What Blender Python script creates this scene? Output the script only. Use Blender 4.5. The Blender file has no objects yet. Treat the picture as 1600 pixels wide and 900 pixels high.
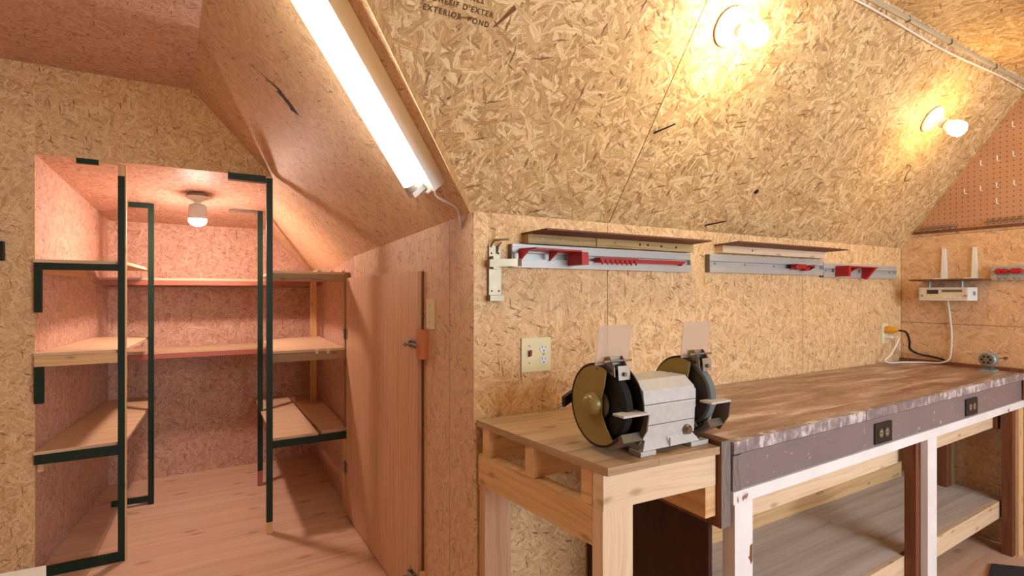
import bpy, bmesh, math, random
from mathutils import Vector, Matrix
random.seed(7)
S = bpy.context.scene
COL = S.collection
V = Vector

# ------------------------------------------------------------------ camera, world, exposure
TH = math.atan(1403 / 800)                       # bench-wall direction against the optical axis
cd = bpy.data.cameras.new('camera'); cam = bpy.data.objects.new('camera', cd); COL.objects.link(cam)
cam.location = (0, 0, 1.27)
cam.rotation_euler = (math.pi / 2, 0, TH - math.pi / 2)
cd.sensor_width = 36; cd.lens = 18; cd.shift_y = 7 / 1600; cd.clip_start = 0.02
S.camera = cam
S.view_settings.view_transform = 'Standard'; S.view_settings.look = 'None'
S.view_settings.gamma = 1; S.view_settings.exposure = -0.08
W = bpy.data.worlds.new('sky'); S.world = W; W.use_nodes = True
W.node_tree.nodes['Background'].inputs[0].default_value = (0.74, 0.87, 1.0, 1)
W.node_tree.nodes['Background'].inputs[1].default_value = 15.5
# daylight through the window openings behind the camera (sampling portals for the sky)
def portal(loc, sx, sy, rot):
    l = bpy.data.lights.new('window_portal', 'AREA'); l.shape = 'RECTANGLE'; l.size = sx; l.size_y = sy
    l.cycles.is_portal = True
    o = bpy.data.objects.new('window_portal', l); COL.objects.link(o); o.location = loc; o.rotation_euler = rot
WIN = (0.75, 3.05, 0.95, 2.1)                     # x0 x1 z0 z1 of the window behind the camera
YF = -2.3
portal(((WIN[0] + WIN[1]) / 2, YF - 0.06, (WIN[2] + WIN[3]) / 2), WIN[1] - WIN[0], WIN[3] - WIN[2], (math.pi / 2, 0, 0))
E_TUBE, E_BULB1, E_BULB2, E_BULBC = 40.0, 180.0, 130.0, 540.0
C_TUBE, C_BULB1, C_BULB2, C_BULBC = (1, .94, .74), (1, .84, .54), (1, .69, .30), (1, .73, .62)

# ------------------------------------------------------------------ materials
def lin(r, g, b):
    f = lambda c: (c / 255 / 12.92) if c <= 10 else ((c / 255 + .055) / 1.055) ** 2.4
    return (f(r), f(g), f(b), 1)
class N:
    def __init__(s, name, group=False):
        if group: s.t = bpy.data.node_groups.new(name, 'ShaderNodeTree')
        else:
            s.m = bpy.data.materials.new(name); s.m.use_nodes = True; s.t = s.m.node_tree
            s.b = s.t.nodes['Principled BSDF']
    def n(s, typ, **k):
        o = s.t.nodes.new(typ)
        for a, v in k.items():
            if a.startswith('i_'):
                key = a[2:]; key = int(key) if key.isdigit() else key.replace('_', ' ')
                s.set(o.inputs[key], v)
            else: setattr(o, a, v)
        return o
    def set(s, inp, v):
        if isinstance(v, bpy.types.NodeSocket): s.t.links.new(v, inp)
        else: inp.default_value = v
    def math(s, op, a, b=0.0, c=0.0):
        o = s.n('ShaderNodeMath', operation=op); s.set(o.inputs[0], a); s.set(o.inputs[1], b); s.set(o.inputs[2], c); return o.outputs[0]
    def mix(s, f, a, b, blend='MIX'):
        o = s.n('ShaderNodeMix', data_type='RGBA', blend_type=blend); s.set(o.inputs[0], f); s.set(o.inputs[6], a); s.set(o.inputs[7], b); return o.outputs[2]
    def mapp(s, vec, rot=0, sc=(1, 1, 1), loc=(0, 0, 0)):
        r = s.n('ShaderNodeMapping'); s.set(r.inputs[0], vec); r.inputs[2].default_value = (0, 0, rot)
        r2 = s.n('ShaderNodeMapping'); s.set(r2.inputs[0], r.outputs[0]); r2.inputs[3].default_value = sc; r2.inputs[1].default_value = loc
        return r2.outputs[0]
    def noise(s, vec, scale, detail=3, rough=.5, dist=0):
        o = s.n('ShaderNodeTexNoise'); s.set(o.inputs['Vector'], vec); o.inputs['Scale'].default_value = scale
        o.inputs['Detail'].default_value = detail; o.inputs['Roughness'].default_value = rough; o.inputs['Distortion'].default_value = dist
        return o.outputs[0]
    def ramp(s, f, stops, interp='LINEAR'):
        o = s.n('ShaderNodeValToRGB'); s.set(o.inputs[0], f); cr = o.color_ramp; cr.interpolation = interp
        while len(cr.elements) < len(stops): cr.elements.new(.5)
        for e, (p, c) in zip(cr.elements, stops): e.position = p; e.color = c
        return o.outputs[0]
    def uv(s): return s.n('ShaderNodeUVMap', uv_map='UVMap').outputs[0]
    def bump(s, h, strength, dist):
        o = s.n('ShaderNodeBump'); o.inputs['Strength'].default_value = strength; o.inputs['Distance'].default_value = dist; s.set(o.inputs['Height'], h)
        s.t.links.new(o.outputs[0], s.b.inputs['Normal'])
    def out(s, col, rough=.6, metal=0, spec=.3):
        s.set(s.b.inputs['Base Color'], col); s.set(s.b.inputs['Roughness'], rough); s.b.inputs['Metallic'].default_value = metal
        s.b.inputs['Specular IOR Level'].default_value = spec; return s.m

def osb_group():
    g = N('osb_flakes', True)
    g.t.interface.new_socket('Vector', in_out='INPUT', socket_type='NodeSocketVector')
    for nm in ('Value', 'Speck', 'Crevice'): g.t.interface.new_socket(nm, in_out='OUTPUT', socket_type='NodeSocketFloat')
    gi = g.n('NodeGroupInput'); go = g.n('NodeGroupOutput')
    vec = gi.outputs[0]
    wob = g.n('ShaderNodeTexNoise', noise_dimensions='2D'); g.set(wob.inputs['Vector'], vec); wob.inputs['Scale'].default_value = 70; wob.inputs['Detail'].default_value = 3
    sub = g.n('ShaderNodeVectorMath', operation='SUBTRACT'); g.set(sub.inputs[0], wob.outputs[1]); sub.inputs[1].default_value = (.5, .5, .5)
    scl = g.n('ShaderNodeVectorMath', operation='SCALE'); g.set(scl.inputs[0], sub.outputs[0]); scl.inputs[3].default_value = .008
    add = g.n('ShaderNodeVectorMath', operation='ADD'); g.set(add.inputs[0], vec); g.set(add.inputs[1], scl.outputs[0])
    v = add.outputs[0]
    val = pri = None
    L = [(1.57, 12, 70), (0.25, 13, 62), (0.95, 17, 90), (1.9, 14, 105), (2.6, 15, 66), (0.55, 22, 150), (2.2, 20, 130), (1.2, 26, 170), (2.95, 24, 140)]
    for i, (a, sx, sy) in enumerate(L):
        vo = g.n('ShaderNodeTexVoronoi', voronoi_dimensions='2D', feature='F1', distance='CHEBYCHEV')
        g.set(vo.inputs['Vector'], g.mapp(v, a, (sx, sy, 1), (i * 3.7, i * 1.9, 0))); vo.inputs['Scale'].default_value = 1
        vo.inputs['Randomness'].default_value = .95
        sep = g.n('ShaderNodeSeparateColor'); g.set(sep.inputs[0], vo.outputs['Color'])
        nz = g.n('ShaderNodeTexNoise', noise_dimensions='2D'); g.set(nz.inputs['Vector'], g.mapp(v, a, (14, 330, 1), (i, i, 0))); nz.inputs['Scale'].default_value = 1; nz.inputs['Detail'].default_value = 3
        grain = g.math('MULTIPLY_ADD', nz.outputs[0], 1.3, -.65)
        r = g.math('ADD', g.math('MULTIPLY_ADD', sep.outputs[0], .8, .1), grain); p = sep.outputs[1]
        p = g.math('SUBTRACT', p, g.math('MULTIPLY', vo.outputs['Distance'], .35))
        if val is None: val, pri = r, p
        else:
            m = g.math('GREATER_THAN', p, pri)
            mx = g.n('ShaderNodeMix', data_type='FLOAT'); g.set(mx.inputs[0], m); g.set(mx.inputs[2], val); g.set(mx.inputs[3], r)
            val = mx.outputs[0]; pri = g.math('MAXIMUM', p, pri)
    sp = None
    for a, sx, sy, th in ((0.3, 20, 130, .984), (1.45, 14, 150, .984), (2.3, 30, 190, .985), (.8, 45, 230, .98), (1.8, 11, 50, .982), (.5, 9, 42, .982), (2.6, 13, 60, .982)):
        vo = g.n('ShaderNodeTexVoronoi', voronoi_dimensions='2D', feature='F1', distance='MANHATTAN')
        g.set(vo.inputs['Vector'], g.mapp(v, a, (sx, sy, 1), (a * 9, 4.4, 0))); vo.inputs['Scale'].default_value = 1
        sep = g.n('ShaderNodeSeparateColor'); g.set(sep.inputs[0], vo.outputs['Color'])
        k = g.math('MULTIPLY', g.math('GREATER_THAN', sep.outputs[2], th), g.math('LESS_THAN', vo.outputs['Distance'], .45))
        if th == .982: k = g.math('MULTIPLY', k, .42)
        sp = k if sp is None else g.math('MAXIMUM', sp, k)
    crev = g.n('ShaderNodeMapRange'); g.set(crev.inputs[0], pri); crev.inputs[1].default_value = .66; crev.inputs[2].default_value = .46
    crev.inputs[3].default_value = 0; crev.inputs[4].default_value = 1
    g.set(go.inputs[0], val); g.set(go.inputs[1], sp); g.set(go.inputs[2], crev.outputs[0])
    return g.t
OSBG = osb_group()
def osb(name, dark, mid, light, speck=.75, contrast=1.0, rough=.55, crev=.5, sc=1.0, rot=0):
    n = N(name); u = n.uv()
    if sc != 1 or rot: u = n.mapp(u, rot, (sc, sc, 1))
    gr = n.n('ShaderNodeGroup'); gr.node_tree = OSBG; n.set(gr.inputs[0], u)
    v = gr.outputs[0]
    if contrast != 1: v = n.math('MULTIPLY_ADD', v, contrast, .5 - .5 * contrast)
    c = n.ramp(v, [(.0, dark), (.27, tuple(.4 * a + .6 * b for a, b in zip(dark, mid))), (.55, mid), (.97, light)])
    big = n.noise(u, 1.7, 3)
    c = n.mix(n.math('MULTIPLY_ADD', big, .4, -.1), c, mid)
    c = n.mix(n.math('MULTIPLY', gr.outputs[2], crev), c, tuple(x * .5 for x in dark[:3]) + (1,))  # shade in the gaps between flakes, painted in as a darker tone
    c = n.mix(n.math('MULTIPLY', gr.outputs[1], speck), c, lin(104, 62, 34))
    n.bump(v, .3, .0014)
    return n.out(c, rough, 0, .25)
def wood(name, dark, light, sc=1.0, rough=.6, knots=True, along='u', contrast=1.0):
    n = N(name); u = n.uv(); r = 0 if along == 'u' else math.pi / 2
    warp = n.noise(u, 4 * sc, 2)
    w = n.n('ShaderNodeVectorMath', operation='ADD'); n.set(w.inputs[0], n.mapp(u, r, (1, 1, 1)))
    cmb = n.n('ShaderNodeCombineXYZ'); n.set(cmb.inputs[1], n.math('MULTIPLY', warp, .05)); n.set(w.inputs[1], cmb.outputs[0])
    a = n.noise(n.mapp(w.outputs[0], 0, (1.6 * sc, 46 * sc, 1)), 1, 4, .6)
    b = n.noise(n.mapp(w.outputs[0], 0, (5 * sc, 190 * sc, 1)), 1, 3, .6)
    f = n.math('ADD', n.math('MULTIPLY', a, .75), n.math('MULTIPLY', b, .35))
    f = n.math('MULTIPLY_ADD', f, 2.3 * contrast, -.8 * contrast - .0)
    c = n.ramp(f, [(0, dark), (.45, tuple(.35 * p + .65 * q for p, q in zip(dark, light))), (1, light)])
    if knots:
        vo = n.n('ShaderNodeTexVoronoi', voronoi_dimensions='2D'); n.set(vo.inputs['Vector'], n.mapp(w.outputs[0], 0, (4.5 * sc, 11 * sc, 1))); vo.inputs['Scale'].default_value = 1
        k = n.ramp(vo.outputs['Distance'], [(.03, (1, 1, 1, 1)), (.1, (0, 0, 0, 1))])
        c = n.mix(n.math('MULTIPLY', k, .55), c, tuple(x * .45 for x in dark[:3]) + (1,))
    n.bump(f, .12, .001)
    return n.out(c, rough, 0, .25)
def paint(name, col, under, wear=.62, scale=14, rough=.45, bump=.15, streak=None):
    n = N(name); u = n.uv()
    a = n.noise(n.mapp(u, 0, streak or (1, 1, 1)), scale, 6, .65)
    f = n.ramp(a, [(wear, (0, 0, 0, 1)), (wear + .03, (1, 1, 1, 1))])
    v = n.noise(u, 6, 4)
    cc = n.mix(v, tuple(x * .78 for x in col[:3]) + (1,), tuple(min(1, x * 1.15) for x in col[:3]) + (1,))
    c = n.mix(f, cc, under)
    n.bump(n.math('SUBTRACT', n.noise(u, 90, 3), n.math('MULTIPLY', f, .6)), bump, .001)
    return n.out(c, rough, 0, .4)
def plain(name, col, rough=.5, metal=0, spec=.4, var=.12, scale=30):
    n = N(name); u = n.n('ShaderNodeTexCoord').outputs['Object']
    a = n.noise(u, scale, 4)
    c = n.mix(a, tuple(x * (1 - var) for x in col[:3]) + (1,), tuple(min(1, x * (1 + var)) for x in col[:3]) + (1,))
    rr = n.math('MULTIPLY_ADD', a, .15, rough - .07)
    return n.out(c, rr, metal, spec)
def emit(name, col, st):
    n = N(name); n.b.inputs['Emission Color'].default_value = (*col, 1); n.b.inputs['Emission Strength'].default_value = st
    return n.out((.9, .9, .9, 1), .4)

M = {}
M['osb'] = osb('osb_panel', lin(184, 138, 90), lin(224, 186, 138), lin(240, 212, 166), .7, .85, crev=.4, sc=1.15)
M['osb_slope'] = osb('osb_slope', lin(164, 124, 78), lin(210, 174, 122), lin(240, 214, 164), .75, 1.0, crev=.5, sc=.85, rot=1.4)
M['osb_dormer'] = osb('osb_dormer', lin(186, 146, 110), lin(222, 188, 152), lin(234, 206, 174), .6, .75, crev=.35, sc=1.1)
M['osb_closet'] = osb('osb_closet', lin(172, 126, 104), lin(208, 166, 144), lin(228, 194, 174), .65, .85, crev=.45, sc=1.15)
M['osb_right'] = osb('osb_right', lin(180, 132, 94), lin(222, 180, 138), lin(236, 200, 160), .5, .65, crev=.3)
M['osb_edge'] = wood('osb_edge', lin(150, 105, 60), lin(228, 186, 128), 1.4, .7, False)
M['ply_floor'] = wood('plywood_floor', lin(210, 168, 138), lin(242, 212, 186), .45, .55, True, 'u', .6)
M['ply_door'] = wood('plywood_door', lin(196, 152, 118), lin(230, 192, 156), 1.2, .55, False, 'v', .7)
M['ply_grey'] = wood('plywood_shelf_grey', lin(186, 168, 154), lin(236, 226, 218), .4, .6, False, 'u', .8)
M['ply_top'] = wood('plywood_table_top', lin(148, 116, 88), lin(206, 176, 140), .6, .5, True, 'u', .9)
M['ply_shelf'] = wood('plywood_shelf', lin(190, 150, 112), lin(230, 200, 164), .7, .6, False)
M['pine'] = wood('pine_lumber', lin(196, 146, 92), lin(236, 200, 148), .9, .55, True)
M['pine_v'] = wood('pine_lumber_upright', lin(196, 146, 92), lin(236, 200, 148), .9, .55, True, 'v')
M['pine_pale'] = wood('pine_lumber_pale', lin(206, 170, 130), lin(240, 218, 186), .8, .5, True)
M['oldwood'] = wood('old_grey_lumber', lin(120, 92, 66), lin(178, 146, 108), 1, .6, True)
M['oldwood_v'] = wood('old_grey_lumber_upright', lin(120, 92, 66), lin(178, 146, 108), 1, .6, True, 'v')
M['darkpanel'] = wood('dark_stained_panel', lin(44, 24, 18), lin(74, 44, 34), 1, .6, False, 'v')
M['brown'] = wood('brown_stained_board', lin(92, 52, 34), lin(140, 86, 58), 1, .5, False, 'v')
M['hardboard'] = plain('brown_hardboard', lin(112, 66, 46), .6)
M['cleat'] = wood('cleat_wood', lin(150, 118, 70), lin(206, 176, 120), 1.3, .55, False)
M['green'] = paint('chipped_green_paint', lin(10, 40, 25), lin(180, 160, 130), .70, 16, .5)
M['white'] = paint('chipped_white_paint', lin(246, 245, 243), lin(150, 108, 84), .68, 10, .45, .12, (1, 1, 1))
M['purple'] = paint('worn_purple_grey_paint', lin(134, 120, 122), lin(214, 206, 204), .635, 38, .38, .25, (1, 1, 1))
n = N('worn_edge_board'); u = n.uv()
a_ = n.noise(n.mapp(u, 0, (1, 1, 1)), 30, 6, .7); st_ = n.noise(n.mapp(u, 0, (75, 6, 1)), 1, 2); b_ = n.noise(u, 5, 3)
f_ = n.math('ADD', n.math('MULTIPLY', a_, .55), n.math('ADD', n.math('MULTIPLY', st_, .2), n.math('MULTIPLY', b_, .35)))
c_ = n.ramp(f_, [(.48, lin(128, 114, 116)), (.57, lin(160, 148, 148)), (.63, lin(214, 206, 204))])
n.bump(n.math('ADD', st_, a_), .4, .0015); M['purple_edge'] = n.out(c_, .42, 0, .4)
M['endgrain'] = wood('grey_end_grain', lin(74, 64, 62), lin(150, 138, 132), 3, .6, False, 'v')
n = N('worn_sheen_bench_top'); u = n.uv()
a_ = n.noise(n.mapp(u, 0, (1.2, 6, 1)), 2.2, 6, .65, .4); b_ = n.noise(u, 60, 4, .7)
c_ = n.ramp(n.math('ADD', n.math('MULTIPLY', a_, .8), n.math('MULTIPLY', b_, .2)), [(.32, lin(98, 68, 56)), (.44, lin(140, 106, 88)), (.53, lin(174, 144, 126)), (.63, lin(216, 198, 186))])  # pale stops: real scuffs, with the whitish light sheen painted in too
n.bump(b_, .2, .001); M['benchtop'] = n.out(c_, n.math('MULTIPLY_ADD', a_, .3, .2), 0, .5)
M['alu'] = plain('brushed_aluminium', lin(190, 190, 184), .42, .3, .5, .06, 60)
M['chrome'] = plain('nickel_steel', lin(136, 122, 100), .34, .75, .5, .08)
M['steel'] = plain('dull_steel', lin(150, 142, 130), .38, .8, .5, .15)
M['castmetal'] = plain('grey_cast_metal', lin(196, 194, 190), .55, .15, .4, .16, 70)
M['olive'] = plain('olive_enamel', lin(152, 134, 78), .32, .2, .5, .1)
M['darkmetal'] = plain('dark_bracket_metal', lin(120, 110, 96), .35, .45, .5, .2)
M['black'] = plain('black_plastic', lin(28, 27, 27), .45)
M['bristle'] = plain('black_wire_bristle', lin(30, 28, 26), .8, .1, .3, .6, 400)
M['wheelside'] = plain('dark_wheel_label', lin(66, 56, 50), .7)
M['stone'] = plain('grey_grinding_stone', lin(112, 116, 118), .9, 0, .2, .2, 300)
M['red'] = plain('red_plastic', lin(176, 24, 28), .35, 0, .5, .12)
M['orangewood'] = plain('orange_wood_block', lin(206, 128, 82), .55)
M['redwood'] = plain('red_stained_trim', lin(176, 104, 88), .5)
M['ivory'] = plain('ivory_plastic', lin(232, 222, 178), .35, 0, .5, .03)
M['wplastic'] = plain('white_plastic', lin(232, 230, 224), .4, 0, .5, .03)
M['porcelain'] = plain('white_porcelain', lin(240, 238, 230), .25, 0, .5, .02)
M['cream'] = plain('cream_radio_panel', lin(222, 208, 176), .45, 0, .4, .05)
M['display'] = plain('dark_display', lin(70, 44, 36), .2, 0, .6)
M['yellow'] = plain('yellow_rubber', lin(226, 160, 48), .45)
M['greyenamel'] = plain('grey_enamel', lin(150, 156, 156), .35, .2, .5, .1)
M['cable'] = plain('grey_cable_sheath', lin(178, 166, 140), .45)
M['slot'] = plain('dark_slot', lin(20, 16, 14), .7)
M['ink'] = plain('faded_stamp_ink', lin(104, 70, 36), .7)
M['mat'] = plain('dark_rubber_mat', lin(58, 60, 64), .8, 0, .3, .25, 120)
M['slabwhite'] = plain('white_laminate', lin(236, 236, 232), .35)
n = N('clear_shield_plastic'); M['shield'] = n.out((.60, .47, .38, 1), .3, 0, .25)
n.b.inputs['Alpha'].default_value = .42
n = N('pegboard_hardboard'); u = n.uv()
vo = n.n('ShaderNodeTexVoronoi', voronoi_dimensions='2D'); n.set(vo.inputs['Vector'], n.mapp(u, 0, (39.4, 39.4, 1))); vo.inputs['Scale'].default_value = 1; vo.inputs['Randomness'].default_value = 0
hol = n.math('LESS_THAN', vo.outputs['Distance'], .11)
c_ = n.mix(n.noise(u, 5, 4), lin(172, 124, 94), lin(200, 154, 122)); c_ = n.mix(hol, c_, lin(84, 44, 30))
M['pegboard'] = n.out(c_, .6)
M['tube_glow'] = emit('fluorescent_tube_glow', C_TUBE, E_TUBE)
M['bulb1'] = emit('warm_bulb_glow', C_BULB1, E_BULB1)
M['bulb2'] = emit('amber_bulb_glow', C_BULB2, E_BULB2)
M['bulbc'] = emit('closet_bulb_glow', C_BULBC, E_BULBC)

# ------------------------------------------------------------------ mesh helpers (world coordinates in, local out)
ORG = {}
_seed = [0]
def B(): return bmesh.new()
def fin(name, bm, mat, parent=None, loc=None, bevel=0, smooth=False, uvoff=True, uvrot=False, scale_uv=1):
    """links the bmesh (built in world coordinates) as one mesh object"""
    if bevel:
        bmesh.ops.bevel(bm, geom=[e for e in bm.edges if len(e.link_faces) == 2 and e.calc_face_angle(0) > .5], offset=bevel, segments=1, affect='EDGES', clamp_overlap=True)
    bmesh.ops.recalc_face_normals(bm, faces=bm.faces)
    ul = bm.loops.layers.uv.new('UVMap'); bm.normal_update()
    _seed[0] += 1; rr = random.Random(_seed[0])
    ox, oy = (rr.uniform(0, 40), rr.uniform(0, 40)) if uvoff else (0, 0)
    for f in bm.faces:
        nn = f.normal
        if abs(nn.z) > .95: ax, ay = V((1, 0, 0)), V((0, 1, 0))
        else:
            ax = V((0, 0, 1)).cross(nn).normalized(); ay = nn.cross(ax).normalized()
        for l in f.loops:
            p = l.vert.co; a, b = p.dot(ax), p.dot(ay)
            if uvrot: a, b = b, a
            l[ul].uv = (a * scale_uv + ox, b * scale_uv + oy)
        f.smooth = smooth and len(f.verts) <= 4
    if parent is not None: org = ORG[parent.name]
    elif loc is not None: org = V(loc)
    else:
        xs = [v.co for v in bm.verts]
        org = V(((min(p.x for p in xs) + max(p.x for p in xs)) / 2, (min(p.y for p in xs) + max(p.y for p in xs)) / 2, min(p.z for p in xs)))
    bm.transform(Matrix.Translation(-org))
    me = bpy.data.meshes.new(name); bm.to_mesh(me); bm.free()
    mats = mat if isinstance(mat, (list, tuple)) else [mat]
    for m in mats: me.materials.append(M[m] if isinstance(m, str) else m)
    if smooth and hasattr(me, 'set_sharp_from_angle'): me.set_sharp_from_angle(angle=math.radians(40))
    o = bpy.data.objects.new(name, me); COL.objects.link(o)
    if parent is not None: o.parent = parent
    else: o.location = org
    ORG[o.name] = org.copy()
    return o
def tag(o, label, cat, group=None):
    o['label'] = label; o['category'] = cat
    if group: o['group'] = group
    return o
def thing(name, label, cat, loc, group=None):
    o = bpy.data.objects.new(name, None); COL.objects.link(o); o.location = loc; o.empty_display_size = .05
    ORG[o.name] = V(loc); return tag(o, label, cat, group)
def struct(name, bm, mat, **k):
    o = fin(name, bm, mat, **k); o['kind'] = 'structure'; return o
def hexa(bm, p):
    v = [bm.verts.new(q) for q in p]
    for f in ((0, 3, 2, 1), (4, 5, 6, 7), (0, 1, 5, 4), (1, 2, 6, 5), (2, 3, 7, 6), (3, 0, 4, 7)): bm.faces.new([v[i] for i in f])
    return bm
def box(bm, x0, x1, y0, y1, z0, z1):
    return hexa(bm, [(x0, y0, z0), (x1, y0, z0), (x1, y1, z0), (x0, y1, z0), (x0, y0, z1), (x1, y0, z1), (x1, y1, z1), (x0, y1, z1)])
def bx(*a): return box(B(), *a)
def quad2(bm, p, z0, z1):
    """upright slab over a plan quad p (four (x,y))"""
    return hexa(bm, [(*q, z0) for q in p] + [(*q, z1) for q in p])
def prism(bm, pts, vec):
    vec = V(vec); a = [bm.verts.new(V(p)) for p in pts]; b = [bm.verts.new(V(p) + vec) for p in pts]; k = len(pts)
    bm.faces.new(a[::-1]); bm.faces.new(b)
    for i in range(k): bm.faces.new((a[i], a[(i + 1) % k], b[(i + 1) % k], b[i]))
    return bm
def frame(ax):
    ax = V(ax).normalized(); t = V((0, 0, 1)) if abs(ax.z) < .9 else V((1, 0, 0))
    u = t.cross(ax).normalized(); return ax, u, ax.cross(u)
def lathe(bm, o, ax, prof, n=24):
    """prof: (radius, height along axis); closed with caps"""
    o = V(o); ax, u, w = frame(ax); rings = []
    for r, h in prof:
        if r < 1e-6: rings.append([bm.verts.new(o + ax * h)])
        else: rings.append([bm.verts.new(o + ax * h + (u * math.cos(2 * math.pi * i / n) + w * math.sin(2 * math.pi * i / n)) * r) for i in range(n)])
    for a, b in zip(rings, rings[1:]):
        for i in range(n):
            j = (i + 1) % n
            if len(a) == 1 and len(b) == 1: continue
            if len(a) == 1: bm.faces.new((a[0], b[j], b[i]))
            elif len(b) == 1: bm.faces.new((a[i], a[j], b[0]))
            else: bm.faces.new((a[i], a[j], b[j], b[i]))
    if len(rings[0]) > 1: bm.faces.new(rings[0][::-1])
    if len(rings[-1]) > 1: bm.faces.new(rings[-1])
    return bm
def cyl(bm, p0, p1, r, n=12, r2=None):
    p0, p1 = V(p0), V(p1); return lathe(bm, p0, p1 - p0, [(r, 0), (r if r2 is None else r2, (p1 - p0).length)], n)
def tube(bm, pts, r, n=8, smooth_steps=0):
    pts = [V(p) for p in pts]
    if smooth_steps:
        out = []
        for i in range(len(pts) - 1):
            p0, p1, p2, p3 = pts[max(i - 1, 0)], pts[i], pts[i + 1], pts[min(i + 2, len(pts) - 1)]
            for k in range(smooth_steps):
                t = k / smooth_steps
                out.append(.5 * ((2 * p1) + (p2 - p0) * t + (2 * p0 - 5 * p1 + 4 * p2 - p3) * t * t + (3 * p1 - p0 - 3 * p2 + p3) * t ** 3))
        pts = out + [pts[-1]]
    rings = []; u = None
    for i, p in enumerate(pts):
        d = (pts[min(i + 1, len(pts) - 1)] - pts[max(i - 1, 0)]).normalized()
        if u is None: _, u, w = frame(d)
        u = (u - d * u.dot(d)).normalized(); w = d.cross(u)
        rings.append([bm.verts.new(p + (u * math.cos(2 * math.pi * k / n) + w * math.sin(2 * math.pi * k / n)) * r) for k in range(n)])
    for a, b in zip(rings, rings[1:]):
        for k in range(n): bm.faces.new((a[k], a[(k + 1) % n], b[(k + 1) % n], b[k]))
    bm.faces.new(rings[0][::-1]); bm.faces.new(rings[-1])
    return bm
def obox(bm, o, a, b, c, la, lb, lc):
    """box from corner o along unit axes a, b, c"""
    o, a, b, c = V(o), V(a) * la, V(b) * lb, V(c) * lc
    return hexa(bm, [o, o + a, o + a + b, o + b, o + c, o + a + c, o + a + b + c, o + b + c])

# ------------------------------------------------------------------ room numbers
YK, XR, XL = 1.46, 3.428, -2.0                    # knee wall, right gable wall, left wall
ZK, ZC, SM = 1.525, 2.29, 1.38                    # knee height, ceiling, main slope
YC = YK - (ZC - ZK) / SM
YA, YB = 3.04, 4.25                               # closet front and back
def zm(y): return ZK + SM * (YK - y)
def zd(x, y): return ZK - 1.087 * (x - .694) - .0766 * (y - YK)
def xd(z, y): return .694 - (z - ZK + .0766 * (y - YK)) / 1.087
def xw(y): return .694 - .035 * (y - YK) if y < 2.9 else .6436 + .006 * (y - 2.9)     # alcove side wall with the door
def zcc(y): return 1.89 - .12 * (y - YA)          # closet ceiling
NM = V((0, -SM, -1)).normalized()                 # room side normals
ND = V((-1.087, -.0766, -1)).normalized()

# ------------------------------------------------------------------ structure
fl = struct('floor', bx(XL - .1, XR + .1, YF - .1, YB + .1, -.06, -.014), 'slot')
def fpan(x0, x1, y0, y1, mat='ply_floor'):
    g = .0012; fin('plywood_panel', bx(x0 + g, x1 - g, y0 + g, y1 - g, -.014, 0), mat, fl)
for x0, x1 in ((XL, -.52), (-.52, .70), (.70, 1.92), (1.92, 3.43)):
    for y0, y1 in ((YF, .14), (.14, 2.58), (2.58, YB + .01)):
        fpan(x0, x1, y0, y1)
def wallpan(par, mat, pts, vec, name='osb_panel'):
    return fin(name, prism(B(), pts, vec), mat, par)
# knee wall behind the bench
wb = struct('wall_back', bx(.72, XR + .1, YK + .012, YK + .07, 0, ZK + .1), 'slot')
for i, (x0, x1) in enumerate(((.694, 1.236), (1.236, 2.456), (2.456, XR))):
    g = .0015
    wallpan(wb, 'osb' if i < 2 else 'osb', [(x0 + (g if i else 0), YK, 0), (x1 - g, YK, 0), (x1 - g, YK, ZK + (.004)), (x0 + (g if i else 0), YK, ZK + .004)], (0, .012, 0))
# right gable wall
wr = struct('wall_right', bx(XR + .012, XR + .08, YF, YK + .1, 0, ZC + .05), 'slot')
for y0, y1, z0, z1 in ((.24, YK, 0, 1.10), (.24, YK, 1.10, 1.585), (YF, .24, 0, 1.22), (YF, .24, 1.22, ZC)):
    yt0, yt1 = y0, y1
    wallpan(wr, 'osb_right', [(XR, y0 + .001, z0 + .001), (XR, y1 - .001, z0 + .001), (XR, y1 - .001, z1 - .001), (XR, y0 + .001, z1 - .001)], (.012, 0, 0))
wallpan(wr, 'osb_right', [(XR, .24, 1.586), (XR, YK - .04, 1.586), (XR, YC, ZC), (XR, .24, ZC)], (.012, 0, 0))
# main slope over the bench
cs = struct('ceiling_slope', prism(B(), [V(q) - NM * .013 for q in ((.694, YK, ZK), (XR + .05, YK, ZK), (XR + .05, YC, ZC), (xd(ZC, YC), YC, ZC))], -NM * .04), 'slot')
def slope_pt(x, y, off=0): return V((x, y, zm(y))) + NM * off
def xval(y):                                       # valley between main slope and dormer slope
    return xd(zm(y), y)
g = .0017
xs1 = 1.243
e0, e1 = slope_pt(.694, YK), slope_pt(xval(YC) - .075, YC)       # the sheet runs a little past the valley at the top
wallpan(cs, 'osb_slope', [e0, slope_pt(xs1 - g, YK), slope_pt(xs1 - g, YC), e1], -NM * .012)
el = (e1 - e0).cross(NM).normalized()
if el.x > 0: el = -el
fin('edge_strip', prism(B(), [e0 + NM * .004, e1 + NM * .004, e1 + NM * .004 + el * .013, e0 + NM * .004 + el * .013], -NM * .015), 'osb_edge', cs, uvrot=True)
wallpan(cs, 'osb_slope', [slope_pt(xs1 + g, YK), slope_pt(XR, YK), slope_pt(XR, YC), slope_pt(xs1 + g, YC)], -NM * .012)
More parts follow.
